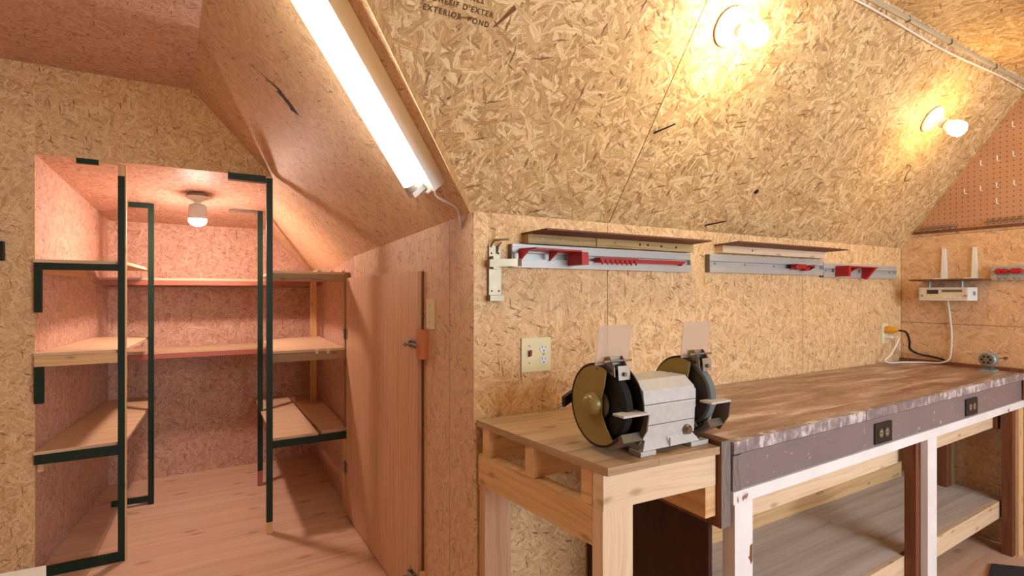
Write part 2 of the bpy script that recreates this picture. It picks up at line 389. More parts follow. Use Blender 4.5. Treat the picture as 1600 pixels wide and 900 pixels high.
# flat ceiling
ce = struct('ceiling', bx(XL - .05, XR + .05, YF - .05, YA + .1, ZC + .012, ZC + .06), 'slot')
for x0, x1 in ((XL, -.0), (0, 1.22), (1.22, 2.44), (2.44, XR)):
    wallpan(ce, 'osb_slope', [(x0 + g, YF, ZC), (x1 - g, YF, ZC), (x1 - g, YC, ZC), (x0 + g, YC, ZC)], (0, 0, .012))
wallpan(ce, 'osb_closet', [(XL, YC, ZC), (xd(ZC, YC), YC, ZC), (xd(ZC, YA), YA, ZC), (XL, YA, ZC)], (0, 0, .012))
# dormer slope, running on into the closet
LIP = (ND.cross(V((xval(YC) - .694, YC - YK, ZC - ZK)))).normalized()
if LIP.y > 0: LIP = -LIP
p0, p1 = V((.694, YK, ZK)), V((xval(YC), YC, ZC))
dp = [p0, p1, V((xd(ZC, YB), YB, ZC)), V((xw(YB), YB, zd(xw(YB), YB))), V((xw(2.9), 2.9, zd(xw(2.9), 2.9)))]
cdm = struct('ceiling_dormer_slope', prism(B(), [p - ND * .0165 for p in (p0, p1, dp[2], dp[3], dp[4])], -ND * .03), 'slot')
wallpan(cdm, 'osb_dormer', dp, -ND * .0162)
# dark gouge torn out of the dormer slope
def dpt(x, y, off=0): return V((x, y, zd(x, y))) + ND * off
gp = [(.106, 2.128), (.137, 2.112), (.165, 2.094), (.192, 2.074), (.21, 2.081), (.225, 2.08), (.245, 2.088), (.263, 2.099), (.237, 2.128), (.229, 2.114), (.218, 2.115), (.205, 2.11), (.184, 2.113), (.19, 2.092), (.137, 2.115)]
fin('torn_gouge', prism(B(), [dpt(x, y, .0008) for x, y in gp], ND * .0004), 'slot', cdm)
# alcove side wall (with the door)
def wplan(y, off=0): return (xw(y) - off, y)
wa = struct('wall_alcove_side', prism(B(), [(xw(1.47) + .0125, 1.4725, 0), (xw(2.9) + .0125, 2.9, 0), (xw(YB) + .0125, YB, 0), (xw(YB) + .06, YB, 0), (.745, 1.4725, 0)], (0, 0, 1.40)), 'slot')
def apan(y0, y1, z0, mat='osb_dormer', gap=.0016):
    a, b = y0 + gap, y1 - gap
    wallpan(wa, mat, [(xw(a), a, z0), (xw(b), b, z0), (xw(b), b, zd(xw(b), b)), (xw(a), a, zd(xw(a), a))], (.012, 0, 0))
apan(YK, 1.64, 0); apan(1.64, 2.9, 0, 'osb_dormer'); apan(2.9, YB, 0, 'osb_closet')
# alcove back wall with the closet opening
XO0 = -.718
wf = struct('wall_alcove_back', bx(XL, XO0 - .012, YA + .012, YA + .05, 0, ZC), 'slot')
wallpan(wf, 'osb', [(XL, YA, 0), (XO0, YA, 0), (XO0, YA, ZC), (XL, YA, ZC)], (0, .012, 0))
xh = xd(1.89, YA)
wallpan(wf, 'osb', [(XO0, YA, 1.89), (xh, YA, 1.89), (xd(ZC, YA), YA, ZC), (XO0, YA, ZC)], (0, .012, 0))
# closet shell
wc = struct('wall_closet_left', prism(B(), [(XO0 - .012, YA + .02, 0), (-.652, YB, 0), (-.70, YB, 0), (-.78, YA + .02, 0)], (0, 0, 1.95)), 'slot')
wallpan(wc, 'osb_closet', [(XO0, YA + .012, 0), (-.64, YB, 0), (-.64, YB, 1.9), (XO0, YA + .012, 1.9)], (-.012, 0, 0))
wk = struct('wall_closet_back', bx(-.70, .75, YB + .012, YB + .06, 0, 1.95), 'slot')
wallpan(wk, 'osb_closet', [(-.65, YB, 0), (xw(YB) + .01, YB, 0), (xw(YB) + .01, YB, 1.9), (-.65, YB, 1.9)], (0, .012, 0))
cc = struct('ceiling_closet', prism(B(), [(-.78, YA + .013, zcc(YA) + .013), (xd(zcc(YA), YA), YA + .013, zcc(YA) + .013), (xd(zcc(YB), YB), YB, zcc(YB) + .013), (-.78, YB, zcc(YB) + .013)], (0, 0, .03)), 'slot')
for ya, yb in ((YA + .001, 3.44), (3.442, YB)):
    wallpan(cc, 'osb_closet', [(-.72, ya, zcc(ya)), (xd(zcc(ya), ya) - .001, ya, zcc(ya)), (xd(zcc(yb), yb) - .001, yb, zcc(yb)), (-.72, yb, zcc(yb))], (0, 0, .012))
# the rest of the room, behind the camera
struct('wall_left', bx(XL - .06, XL, YF - .06, YA, 0, ZC + .02), 'osb_closet')
struct('wall_front', bx(XL, WIN[0], YF - .1, YF, 0, ZC + .01), 'osb')
w2 = bpy.data.objects['wall_front']
fin('wall_panel', bx(WIN[1], XR + .01, YF - .1, YF, 0, ZC + .01), 'osb', w2)
fin('wall_panel', bx(WIN[0], WIN[1], YF - .1, YF, 0, WIN[2]), 'osb', w2)
fin('wall_panel', bx(WIN[0], WIN[1], YF - .1, YF, WIN[3], ZC + .01), 'osb', w2)
wn = B(); xm = (WIN[0] + WIN[1]) / 2
for a in ((WIN[0], WIN[0] + .05, WIN[2], WIN[3]), (WIN[1] - .05, WIN[1], WIN[2], WIN[3]), (xm - .03, xm + .03, WIN[2], WIN[3]), (WIN[0], WIN[1], WIN[2], WIN[2] + .05), (WIN[0], WIN[1], WIN[3] - .05, WIN[3])):
    box(wn, a[0], a[1], YF - .08, YF - .03, a[2], a[3])
struct('window_1', wn, 'white')

fin('dark_flake', prism(B(), [slope_pt(.602, 1.156, .0005), slope_pt(.610, 1.154, .0005), slope_pt(.654, 1.124, .0005), slope_pt(.645, 1.119, .0005)], NM * .0004), 'brown', cs)
# stencil stamp on the slope
def stamp(txt, x, y, size, par):
    cu = bpy.data.curves.new('stamp', 'FONT'); cu.body = txt; cu.size = size; cu.extrude = .0001; cu.space_character = 1.3; cu.offset = .0006
    to = bpy.data.objects.new('stamp', cu); COL.objects.link(to)
    dg = bpy.context.evaluated_depsgraph_get(); me = bpy.data.meshes.new_from_object(to.evaluated_get(dg))
    bpy.data.objects.remove(to); bpy.data.curves.remove(cu)
    up = V((0, -1, SM)).normalized(); rt = V((1, 0, 0)); bm = B(); bm.from_mesh(me); bpy.data.meshes.remove(me)
    mt = Matrix((rt, up, NM)).transposed().to_4x4(); mt.translation = slope_pt(x, y, .0006)
    bm.transform(mt); return fin('stamp_lettering', bm, 'ink', par)
stamp("EXTERIOR  BOND", .416, 1.158, .0175, cs)
stamp("ADHESIF D'EXTER", .420, 1.144, .0175, cs)
stamp("S / JOMES", .470, 1.130, .0175, cs)

# ------------------------------------------------------------------ door in the alcove side wall
DY0, DY1, DZ = 1.885, 2.99, 1.352
dr = struct('door_1', prism(B(), [(*wplan(DY0, .022), .02), (*wplan(2.9, .022), .02), (*wplan(DY1, .022), .02), (*wplan(DY1, .001), .02), (*wplan(2.9, .001), .02), (*wplan(DY0, .001), .02)], (0, 0, DZ - .02)), 'ply_door')
fin('edge_batten', prism(B(), [(*wplan(DY0 - .012, .006), .02), (*wplan(DY0 - .002, .006), .02), (*wplan(DY0 - .002, .0005), .02), (*wplan(DY0 - .012, .0005), .02)], (0, 0, DZ - .02)), 'brown', dr)
def bolt(y, z, s=1):
    bm = B(); x = xw(y) - .022
    box(bm, x - .003, x, y - .012 * s, y + .06 * s, z - .016, z + .016)
    cyl(bm, (x - .012, y - .035 * s, z), (x - .012, y + .055 * s, z), .0055, 10)
    cyl(bm, (x - .012, y + .02 * s, z), (x - .034, y + .02 * s, z), .005, 8)
    lathe(bm, (x - .034, y + .02 * s, z), (-1, 0, 0), [(.008, 0), (.009, .005), (.005, .01)], 10)
    for q in (0, .045):
        box(bm, x - .016, x, y + q * s - .004, y + q * s + .006, z - .011, z + .011)
    return fin('barrel_bolt', bm, 'steel', dr, bevel=.0008)
bolt(1.90, 1.07); bolt(1.905, .17)
fin('bolt_keeper_block', quad2(B(), [wplan(1.825, .0005), wplan(1.878, .0005), wplan(1.878, .03), wplan(1.825, .03)], 1.02, 1.128), 'orangewood', dr)
fin('bolt_keeper_block', quad2(B(), [wplan(1.845, .0005), wplan(1.872, .0005), wplan(1.872, .02), wplan(1.845, .02)], .13, .205), 'pine_v', dr)
for z in (1.035, .28):
    bm = B(); x = xw(2.985) - .022
    cyl(bm, (x - .008, 3.0, z - .03), (x - .008, 3.0, z + .03), .006, 10)
    box(bm, x - .003, x, 2.955, 3.0, z - .028, z + .028)
    fin('hinge', bm, 'steel', dr)
# switch plate beside the door
t = thing('switch_plate', 'ivory single switch plate on the alcove side wall above the door bolt', 'switch', (xw(1.80), 1.80, 1.14))
fin('plate', quad2(B(), [wplan(1.765, .0002), wplan(1.835, .0002), wplan(1.835, .006), wplan(1.765, .006)], 1.135, 1.245), 'ivory', t, bevel=.002)
fin('toggle', prism(B(), [(*wplan(1.795, .006), 1.183), (*wplan(1.805, .006), 1.183), (*wplan(1.805, .006), 1.199), (*wplan(1.795, .006), 1.199)], (-.010, 0, .003)), 'ivory', t)
for z in (1.16, 1.22): fin('screw', cyl(B(), (xw(1.8) - .006, 1.8, z), (xw(1.8) - .0072, 1.8, z), .003, 8), 'steel', t)

# ------------------------------------------------------------------ closet shelving
def shelf_box(name, x0, x1, y0, y1, z0, z1, mat, par, **k): return fin(name, bx(x0, x1, y0, y1, z0, z1), mat, par, **k)
ls = thing('shelving_unit', 'green-painted shelving unit along the left wall of the closet, pale lower shelf', 'shelf', (-.56, 3.1, 0), 'closet shelving')
XLF = -.418
def xcl(y): return XO0 + (y - YA) * .0645 + .002     # closet left wall
p = shelf_box('post', XLF, -.391, 3.012, 3.034, .0, 1.82, 'green', ls)
fin('bare_post_side', bx(-.391, -.386, 3.012, 3.034, .0, 1.875), 'pine_v', p)
fin('bare_post_top', bx(XLF, -.391, 3.012, 3.034, 1.82, 1.875), 'pine_v', p)
shelf_box('post', -.374, -.346, 3.735, 3.76, 0, zcc(3.75) - .002, 'green', ls)
shelf_box('top_rail', -.571, -.49, 3.016, 3.034, 1.862, 1.886, 'green', ls)
shelf_box('bare_rail', -.49, -.42, 3.018, 3.034, 1.868, 1.884, 'pine', ls)
shelf_box('top_rail', -.47, -.374, 3.737, 3.758, zcc(3.75) - .03, zcc(3.75) - .002, 'green', ls)
for nm, a in (('upper', (1.372, 1.402)), ('lower', (.505, .548)), ('floor', (.0, .042))):
    shelf_box('front_rail', XO0 + .003, XLF - .001, 3.014, 3.034, a[0], a[1], 'green', ls)
shelf_box('front_rail', XO0 + .003, XLF - .001, 3.014, 3.034, .940, .985, 'pine', ls)
shelf_box('corner_stile', XO0 + .003, -.690, 3.014, 3.034, 1.181, 1.371, 'green', ls)
shelf_box('corner_stile', XO0 + .003, -.684, 3.014, 3.034, .775, .939, 'green', ls)
shelf_box('floor_rail', -.55, -.375, 3.737, 3.758, .02, .05, 'green', ls)
def shelf_l(z, y1, mat, t=.014):
    fin('shelf_board', prism(B(), [(xcl(3.02), 3.012, z - t), (-.392, 3.036, z - t), (-.376, y1, z - t), (xcl(y1), y1, z - t)], (0, 0, t)), mat, ls)
shelf_l(1.418, 3.92, 'ply_shelf'); shelf_l(1.0, 3.92, 'ply_shelf'); shelf_l(.563, 4.24, 'ply_shelf')
for z in (1.355, .93, .46): fin('wall_cleat', prism(B(), [(xcl(3.06), 3.06, z), (xcl(3.7), 3.7, z), (xcl(3.7) + .02, 3.7, z), (xcl(3.06) + .02, 3.06, z)], (0, 0, .045)), 'pine', ls)

rs = thing('shelving_unit', 'shelving unit on the right of the closet with bare wood frame and one green post', 'shelf', (.43, 3.1, 0), 'closet shelving')
XRF = .242
p = shelf_box('post', .212, XRF, 2.975, 3.005, .06, 1.872, 'green', rs)
fin('bare_post_foot', bx(.212, XRF, 2.975, 3.005, 0, .06), 'pine_v', p)
p = shelf_box('post', .214, .245, 3.735, 3.76, .10, zcc(3.75) - .002, 'green', rs)
fin('bare_post_foot', bx(.214, .245, 3.735, 3.76, 0, .10), 'redwood', p)
shelf_box('top_rail', .035, .211, 2.985, 3.03, 1.850, 1.884, 'green', rs)
shelf_box('top_rail', .05, .213, 3.737, 3.752, zcc(3.75) - .016, zcc(3.75) - .002, 'darkmetal', rs)
for z0, z1 in ((1.332, 1.372), (.895, .940)):
    shelf_box('front_rail', XRF + .001, .618, 3.008, 3.03, z0, z1, 'oldwood', rs)
shelf_box('front_rail', XRF + .001, .640, 3.006, 3.03, .438, .475, 'green', rs)
shelf_box('end_stile', .619, .6425, 3.008, 3.034, .50, 1.385, 'oldwood_v', rs)
shelf_box('end_stile', .612, .6425, 3.014, 3.036, .0, .437, 'pine_v', rs)
def shelf_r(z, cuts, y1, mat, t=.014):
    for a, b in cuts: shelf_box('shelf_board', a, b, 3.012, y1, z - t, z, mat, rs)
shelf_r(1.387, ((.246, .618),), 3.9, 'ply_shelf'); shelf_r(.955, ((.246, .618),), 3.9, 'ply_shelf')
fin('shelf_board', prism(B(), [(.246, 3.012, .476), (.475, 3.012, .476), (.44, 4.24, .476), (.225, 4.24, .476)], (0, 0, .014)), 'ply_shelf', rs)
fin('shelf_board', prism(B(), [(.50, 3.032, .476), (.64, 3.032, .476), (.64, 4.2, .476), (.46, 4.2, .476)], (0, 0, .014)), 'ply_shelf', rs)
for x in (.47, .54, .60):                              # bare slat ends lying over the top rails
    shelf_box('slat', x, x + .018, 3.002, 3.86, 1.3875, 1.394, 'pine_pale', rs)
for x in (.46, .52): shelf_box('slat', x, x + .014, 3.002, 3.02, .93, .9555, 'pine_pale', rs)
shelf_box('upright', .56, .60, 3.88, 3.90, .49, 1.373, 'pine_v', rs)

bs = thing('shelving_unit', 'two long reddish shelves across the back wall of the closet', 'shelf', (0, 4.1, .86), 'closet shelving')
for z in (1.362, .895):
    shelf_box('shelf_board', -.633, .64, 3.93, YB - .002, z - .014, z, 'ply_shelf', bs)
    shelf_box('front_rail', -.633, .64, 3.923, 3.945, z - .045, z - .015, 'redwood', bs)
    shelf_box('wall_cleat', -.63, .64, YB - .022, YB - .002, z - .056, z - .015, 'oldwood', bs)

# ------------------------------------------------------------------ light fittings
def lampholder(name, label, o, ax, bulbm, group, style):
    t = thing(name, label, 'lamp', o, group)
    o = V(o); ax = V(ax).normalized()
    fin('base', lathe(B(), o + ax * .0005, ax, [(.056, 0), (.058, .006), (.054, .014), (.036, .022), (.026, .034), (.024, .044), (0, .044)], 32), 'porcelain', t, smooth=True)
    s = fin('socket', lathe(B(), o + ax * .044, ax, [(.020, 0), (.020, .018), (.017, .02), (0, .02)], 20), 'porcelain', t, smooth=True)
    if style == 'globe':
        fin('bulb', lathe(B(), o + ax * .064, ax, [(.014, 0), (.018, .012), (.028, .03), (.033, .05), (.031, .066), (.020, .08), (.008, .086), (0, .087)], 24), bulbm, t, smooth=True)
    else:
        fin('ballast', lathe(B(), o + ax * .064, ax, [(.014, 0), (.022, .004), (.024, .022), (.02, .026), (0, .026)], 20), 'wplastic', t, smooth=True)
        fin('bulb', lathe(B(), o + ax * .088, ax, [(.018, 0), (.031, .01), (.033, .03), (.031, .048), (.018, .058), (0, .06)], 20), bulbm, t, smooth=True)
    return t
lampholder('ceiling_lamp', 'glaring round bulb in a white porcelain holder high on the slope beside the panel joint', slope_pt(1.372, 1.047), NM, 'bulb1', 'porcelain lampholders on the slope', 'globe')
lampholder('ceiling_lamp', 'amber lit spiral-type bulb in a white holder on the slope near the pegboard', slope_pt(2.80, 1.075), NM, 'bulb2', 'porcelain lampholders on the slope', 'cfl')
oc = V((-.112, 3.462, zcc(3.462)))
t = thing('ceiling_lamp', 'white lampholder with frosted shade and lit bulb on the pink closet ceiling', 'lamp', oc)
dn = V((0, 0, -1))
fin('junction_box', lathe(B(), oc + dn * .0005, dn, [(.052, 0), (.052, .018), (0, .018)], 8), 'steel', t)
fin('base', lathe(B(), oc + dn * .0185, dn, [(.062, 0), (.060, .006), (.03, .022), (.02, .03), (0, .03)], 28), 'porcelain', t, smooth=True)
fin('socket', cyl(B(), oc + dn * .046, oc + dn * .066, .018, 16), 'porcelain', t, smooth=True)
sh = B(); lathe(sh, oc + dn * .062, dn, [(.034, 0), (.044, .006), (.046, .03), (.047, .085), (.044, .085), (.043, .03), (.04, .008), (.02, .004)], 28)
fin('shade', sh, 'wplastic', t, smooth=True)
fin('bulb', lathe(B(), oc + dn * .088, dn, [(.016, 0), (.03, .02), (.044, .058), (.046, .072), (.036, .088), (.015, .098), (0, .1)], 24), 'bulbc', t, smooth=True)

# fluorescent batten on the dormer slope
a0 = V((.609, 1.482, zd(.609, 1.482))); a1 = V((.276, 1.299, zd(.276, 1.299)))
dd = (a1 - a0).normalized(); dd = (dd - ND * dd.dot(ND)).normalized()
cw = ND.cross(dd).normalized()
if cw.y < 0: cw = -cw
LF = .90
t = thing('fluorescent_fitting', 'white fluorescent batten with one lit tube along the edge of the alcove slope', 'lamp', a0)
o_ = a0 + ND * .001
fin('channel', obox(B(), o_, dd, cw, ND, LF, .115, .05), 'wplastic', t, bevel=.006)
fin('end_cap', prism(B(), [o_ + cw * .004, o_ + cw * .111, o_ + cw * .085 + ND * .062, o_ + cw * .03 + ND * .062], -dd * .006), 'wplastic', t)
for q in (.006, LF - .03):
    fin('lampholder', obox(B(), o_ + dd * q + cw * .04 + ND * .0505, dd, cw, ND, .018, .036, .05), 'wplastic', t, bevel=.003)
tc = o_ + cw * .058 + ND * .085
fin('tube', cyl(B(), tc + dd * .045, tc + dd * (LF - .05), .019, 20), 'tube_glow', t, smooth=True)
fin('tube_cap', cyl(B(), tc + dd * .026, tc + dd * .0445, .0192, 20), 'alu', t, smooth=True)
fin('tube_cap', cyl(B(), tc + dd * (LF - .0495), tc + dd * (LF - .031), .0192, 20), 'alu', t, smooth=True)
c0 = o_ + cw * .03 - dd * .004 + ND * .03
fin('flex_cord', tube(B(), [c0, c0 - dd * .03 + ND * .008, (.668, 1.535, 1.545), (.682, 1.545, 1.505), (.690, 1.545, 1.478)], .0035, 8, 6), 'wplastic', t)

# conduit cable along the top of the slope
t = thing('surface_cable', 'grey cable stapled along the joint between slope and flat ceiling', 'cable', (2.2, YC, ZC))
zz = lambda x: .0025 * math.sin(x * 5) 
fin('cable', tube(B(), [(x / 10, YC + .012 + zz(x / 10), ZC - .013) for x in range(12, 35)], .0085, 8, 3), 'cable', t, smooth=True)
fin('thin_wire', tube(B(), [slope_pt(x / 10, YC + .026 + 1.2 * zz(x / 10 + .3), .0042) for x in range(12, 35)], .0035, 6, 3), 'wplastic', t, smooth=True)
for x in (2.2, 2.55, 3.0): fin('staple', bx(x - .004, x + .004, YC + .002, YC + .026, ZC - .024, ZC - .002), 'darkmetal', t)

# ------------------------------------------------------------------ small table beside the bench
ZT = .870
st = thing('side_table', 'small raw pine table with plywood top holding the grinder', 'table', (.93, 1.19, 0))
def tx(y): return .700 + (1.452 - y) * .126          # skewed left edge
XT1 = 1.128
fin('tabletop', prism(B(), [(tx(.915) , .905, ZT - .02), (.922, .900, ZT - .02), (.922, 1.452, ZT - .02), (.700, 1.452, ZT - .02)], (0, 0, .0195)), 'ply_top', st, bevel=.0012)
fin('tabletop', prism(B(), [(.9228, .900, ZT - .02), (XT1, .888, ZT - .02), (XT1, 1.452, ZT - .02), (.9228, 1.452, ZT - .02)], (0, 0, .0195)), 'ply_top', st, bevel=.0012)
fin('front_rail', prism(B(), [(.765, .918, .766), (XT1 - .002, .900, .766), (XT1 - .002, .938, .766), (.765, .956, .766)], (0, 0, .083)), 'pine_pale', st, bevel=.002)
def tablock(y0, y1, z0, z1, name, mat, w=.038): 
    return fin(name, quad2(B(), [(tx(y0) + .002, y0), (tx(y0) + .002 + w, y0), (tx(y1) + .002 + w, y1), (tx(y1) + .002, y1)], z0, z1), mat, st, bevel=.0015)
for y0, mt in ((.958, 'pine'), (1.175, 'pine'), (1.385, 'pine')):
    fin('joist', quad2(B(), [(tx(y0) + .002, y0), (1.125, y0 if y0 > 1 else y0 - .012), (1.125, y0 + .036), (tx(y0 + .036) + .002, y0 + .036)], .766, .849), mt, st, bevel=.0015)
tablock(.958, 1.445, .672, .765, 'side_rail', 'pine')
fin('leg', quad2(B(), [(.765, .920), (.853, .916), (.853, .955), (.765, .958)], 0, .765), 'pine_pale', st, bevel=.002, uvrot=True)
fin('leg', quad2(B(), [(.708, 1.41), (.80, 1.41), (.80, 1.448), (.708, 1.448)], 0, .671), 'ply_door', st, bevel=.002)
fin('stringer', quad2(B(), [(1.09, .902), (1.128, .902), (1.128, 1.44), (1.09, 1.44)], .685, .765), 'pine', st, bevel=.002)

# ------------------------------------------------------------------ workbench
ZB = .878
wbn = thing('workbench', 'long workbench with worn brown top, purple-grey apron and white frame', 'workbench', (2.3, 1.15, 0))
def yb(x): return .880 + (x - 1.169) * .024           # front edge
def run(name, x0, x1, d0, d1, z0, z1, mat, **k):
    return fin(name, quad2(B(), [(x0, yb(x0) + d0), (x1, yb(x1) + d0), (x1, yb(x1) + d1), (x0, yb(x0) + d1)], z0, z1), mat, wbn, **k)
XB1 = 3.40
fin('end_board', quad2(B(), [(1.131, .888), (1.168, .888), (1.168, 1.452), (1.131, 1.452)], .655, .882), 'brown', wbn, bevel=.003)
fin('end_board_face', bx(1.1315, 1.1675, .8855, .8878, .6555, .8815), 'endgrain', wbn)
for i, (a, b) in enumerate(((.021, .075), (.0765, .30), (.3015, .565))):   # planks of the top
    fin('top_plank', quad2(B(), [(1.169, yb(1.169) + a), (XB1, yb(XB1) + a), (XB1, min(yb(XB1) + b, 1.452)), (1.169, min(yb(1.169) + b, 1.452))], .848, ZB + (0 if i else -.001)), 'benchtop', wbn, bevel=.0015)
run('edge_board', 1.169, 1.86, -.004, .02, .8455, ZB - .001, 'purple_edge', bevel=.002)
run('edge_board', 1.863, XB1, -.004, .02, .8455, ZB - .001, 'purple_edge', bevel=.002)
run('apron_end_block', 1.169, 1.205, 0, .038, .747, .8395, 'endgrain', bevel=.003)
run('apron', 1.211, XB1, .006, .036, .747, .8395, 'purple', bevel=.003)
run('top_rail', 1.169, XB1 + .005, -.002, .036, .712, .745, 'white', bevel=.002)
run('leg', 1.176, 1.252, -.001, .037, 0, .711, 'white', bevel=.003, uvrot=True)
fin('bare_patch', prism(B(), [(1.232, yb(1.232) - .0014, .560), (1.238, yb(1.238) - .0014, .560), (1.240, yb(1.24) - .0014, .588), (1.2505, yb(1.25) - .0014, .592), (1.2505, yb(1.25) - .0014, .545), (1.244, yb(1.244) - .0014, .536), (1.240, yb(1.24) - .0014, .548)], (0, .0008, 0)), 'brown', wbn)
run('leg', 2.335, 2.415, -.001, .022, 0, .711, 'white', bevel=.003, uvrot=True)
run('leg_backing', 2.30, 2.375, .024, .062, 0, .711, 'brown', bevel=.002)
run('leg', 3.335, 3.40, .0, .012, .0, .711, 'pine_v', bevel=.002)
run('leg_backing', 3.30, 3.40, .013, .052, .0, .711, 'brown', bevel=.002)
fin('rear_leg', bx(3.30, 3.345, 1.20, 1.24, 0, .84), 'brown', wbn)
fin('rear_leg', bx(3.36, 3.40, 1.20, 1.29, 0, .84), 'oldwood_v', wbn)
run('stringer', 1.255, 3.298, .085, .123, .605, .655, 'pine_pale', bevel=.002)
fin('side_rail', bx(3.30, 3.34, 1.0, 1.42, .60, .66), 'brown', wbn)
fin('back_board', bx(1.20, 3.29, 1.40, 1.42, .251, .38), 'pine', wbn)
for x0, x1 in ((1.20, 2.355), (2.358, 3.40)):
    fin('shelf_panel', quad2(B(), [(x0, yb(x0) + .082), (x1, yb(x1) + .082), (x1, 1.44), (x0, 1.44)], .232, .25), 'ply_grey', wbn)
run('shelf_rail', 2.378, 3.40, .062, .081, .168, .25, 'pine_pale', bevel=.002)
run('shelf_rail', 1.254, 2.298, .062, .081, .168, .25, 'pine_pale', bevel=.002)
fin('side_panel', bx(1.135, 1.150, .93, 1.45, .0, .654), 'darkpanel', wbn)
fin('end_lip', bx(XB1 + .001, XR - .001, .935, 1.455, .845, .895), 'brown', wbn)
fin('end_post', bx(XB1 + .001, XR - .001, yb(XB1) - .001, .934, .745, .895), 'brown', wbn)
# black receptacles in the apron
def duplex(t, o, r, nrm, plate, dark, w=.07, h=.115, hx=0):
    """duplex receptacle faces around o with right axis r"""
    o, r, nrm = V(o), V(r).normalized(), V(nrm).normalized(); up = V((0, 0, 1))
    for s in (.0195, -.0195):
        f = fin('receptacle', prism(B(), [o + r * (hx + .0165 * math.cos(a)) + up * (s + .0145 * math.sin(a) * (1 if abs(math.sin(a)) < .9 else .95)) for a in [k * math.pi / 8 for k in range(16)]], nrm * .002), plate, t)
        for q, hh in ((-.0065, .008), (.0065, .0065)):
            fin('slot', obox(B(), o + r * (hx + q - .0009) + up * (s + .001) + nrm * .002, r, up, nrm, .0018, hh, .0006), dark, f)
        fin('slot', cyl(B(), o + r * hx + up * (s - .0075) + nrm * .002, o + r * hx + up * (s - .0075) + nrm * .0026, .0024, 8), dark, f)
for i, xx in enumerate((1.99, 2.765)):
    yy = yb(xx) + .0055
    t = thing('power_outlet', ('black power outlet in the bench apron, nearest the white corner leg', 'black power outlet in the bench apron, far end near the gable wall')[i], 'outlet', (xx, yy, .735), 'black outlets in the bench apron')
    fin('plate', bx(xx - .057, xx + .057, yy - .006, yy, .752, .822), 'black', t, bevel=.002)
    o = V((xx, yy - .006, .787)); 
    for s in (-.0195, .0195):
        f = fin('receptacle', cyl(B(), o + V((s, 0, 0)), o + V((s, -.002, 0)), .0155, 18), 'darkmetal', t)
        for q in (-.006, .006): fin('slot', bx(o.x + s - .004, o.x + s + .004, o.y - .0028, o.y - .002, o.z + q - .001, o.z + q + .001), 'wplastic', f)

# ------------------------------------------------------------------ outlets on the knee wall
t = thing('wall_switch_plate', 'ivory double plate with toggle switch and duplex outlet on the knee wall by the grinder', 'outlet', (.922, YK, 1.0))
fin('plate', bx(.866, .981, YK - .0065, YK - .0005, 1.005, 1.118), 'ivory', t, bevel=.0025)
tg = fin('toggle', prism(B(), [(.891, YK - .0065, 1.055), (.899, YK - .0065, 1.055), (.899, YK - .0065, 1.073), (.891, YK - .0065, 1.073)], (0, -.012, .006)), 'brown', t)
for z in (1.035, 1.092): fin('screw', cyl(B(), (.895, YK - .0065, z), (.895, YK - .0078, z), .003, 8), 'steel', t)
fin('screw', cyl(B(), (.952, YK - .0065, 1.0615), (.952, YK - .0078, 1.0615), .003, 8), 'steel', t)
duplex(t, (.952, YK - .0065, 1.0615), (1, 0, 0), (0, -1, 0), 'wplastic', 'slot')
t = thing('wall_outlet', 'ivory outlet on the knee wall near the corner with yellow and white plugs in it', 'outlet', (3.235, YK, .98))
fin('plate', bx(3.20, 3.27, YK - .0065, YK - .0005, .985, 1.097), 'ivory', t, bevel=.002)
duplex(t, (3.235, YK - .0065, 1.041), (1, 0, 0), (0, -1, 0), 'wplastic', 'slot')
t = thing('plugged_cable', 'black power cord with yellow plug hanging from the corner outlet onto the bench', 'cord', (3.235, YK - .01, 1.06))
fin('plug', lathe(B(), (3.235, YK - .0095, 1.062), (0, -1, 0), [(.018, 0), (.021, .006), (.020, .03), (.014, .045), (.009, .06), (0, .062)], 16), 'yellow', t, smooth=True)
fin('cord', tube(B(), [(3.235, YK - .068, 1.062), (3.26, YK - .095, 1.052), (3.31, YK - .09, 1.0), (3.34, YK - .08, .955), (3.40, YK - .10, .925), (3.412, YK - .16, .915), (3.415, YK - .21, .903)], .0055, 8, 6), 'black', t, smooth=True)

# ------------------------------------------------------------------ bench grinder
GY, GZ = 1.005, .990
gr = thing('bench_grinder', 'grey bench grinder with olive wheel guards and clear shields on the side table', 'grinder', (.98, 1.0, ZT))
# motor housing: octagonal body on a flared foot
def ring(y_off, z0): return None
def octa(x0, x1, h0, w0, w1, zc, ch):
    pass
yF, yBk = .935, 1.085
prof = [(yF, .905), (yF - .004, .985), (yF, 1.026), (yF + .030, 1.048), (yBk - .030, 1.048), (yBk, 1.026), (yBk + .004, .985), (yBk, .905)]
body = B(); xa, xb_ = .905, 1.085
v0 = [body.verts.new((xa, y, z)) for y, z in prof]; v1 = [body.verts.new((xb_, y, z)) for y, z in prof]
body.faces.new(v0[::-1]); body.faces.new(v1)
for i in range(8): j = (i + 1) % 8; body.faces.new((v0[i], v0[j], v1[j], v1[i]))
mh = fin('motor_housing', body, 'castmetal', gr, bevel=.004)
for z in (.94, .992): fin('housing_seam', bx(xa - .0006, xb_ + .0006, yF - .0046 if z > .95 else yF - .0026, yBk + .004, z - .0006, z + .0006), 'slot', mh)
for xx, nm in ((xa, -1), (xb_, 1)):
    ec = B(); r = [(GY + .062 * math.cos(k * math.pi / 4 + math.pi / 8) * 1.08, GZ + .0 + .058 * math.sin(k * math.pi / 4 + math.pi / 8) * 1.05) for k in range(8)]
    prism(ec, [(xx + nm * .0005, y, z) for y, z in r], (nm * .016, 0, 0)); fin('end_bell', ec, 'castmetal', gr, bevel=.003)
ft = B()
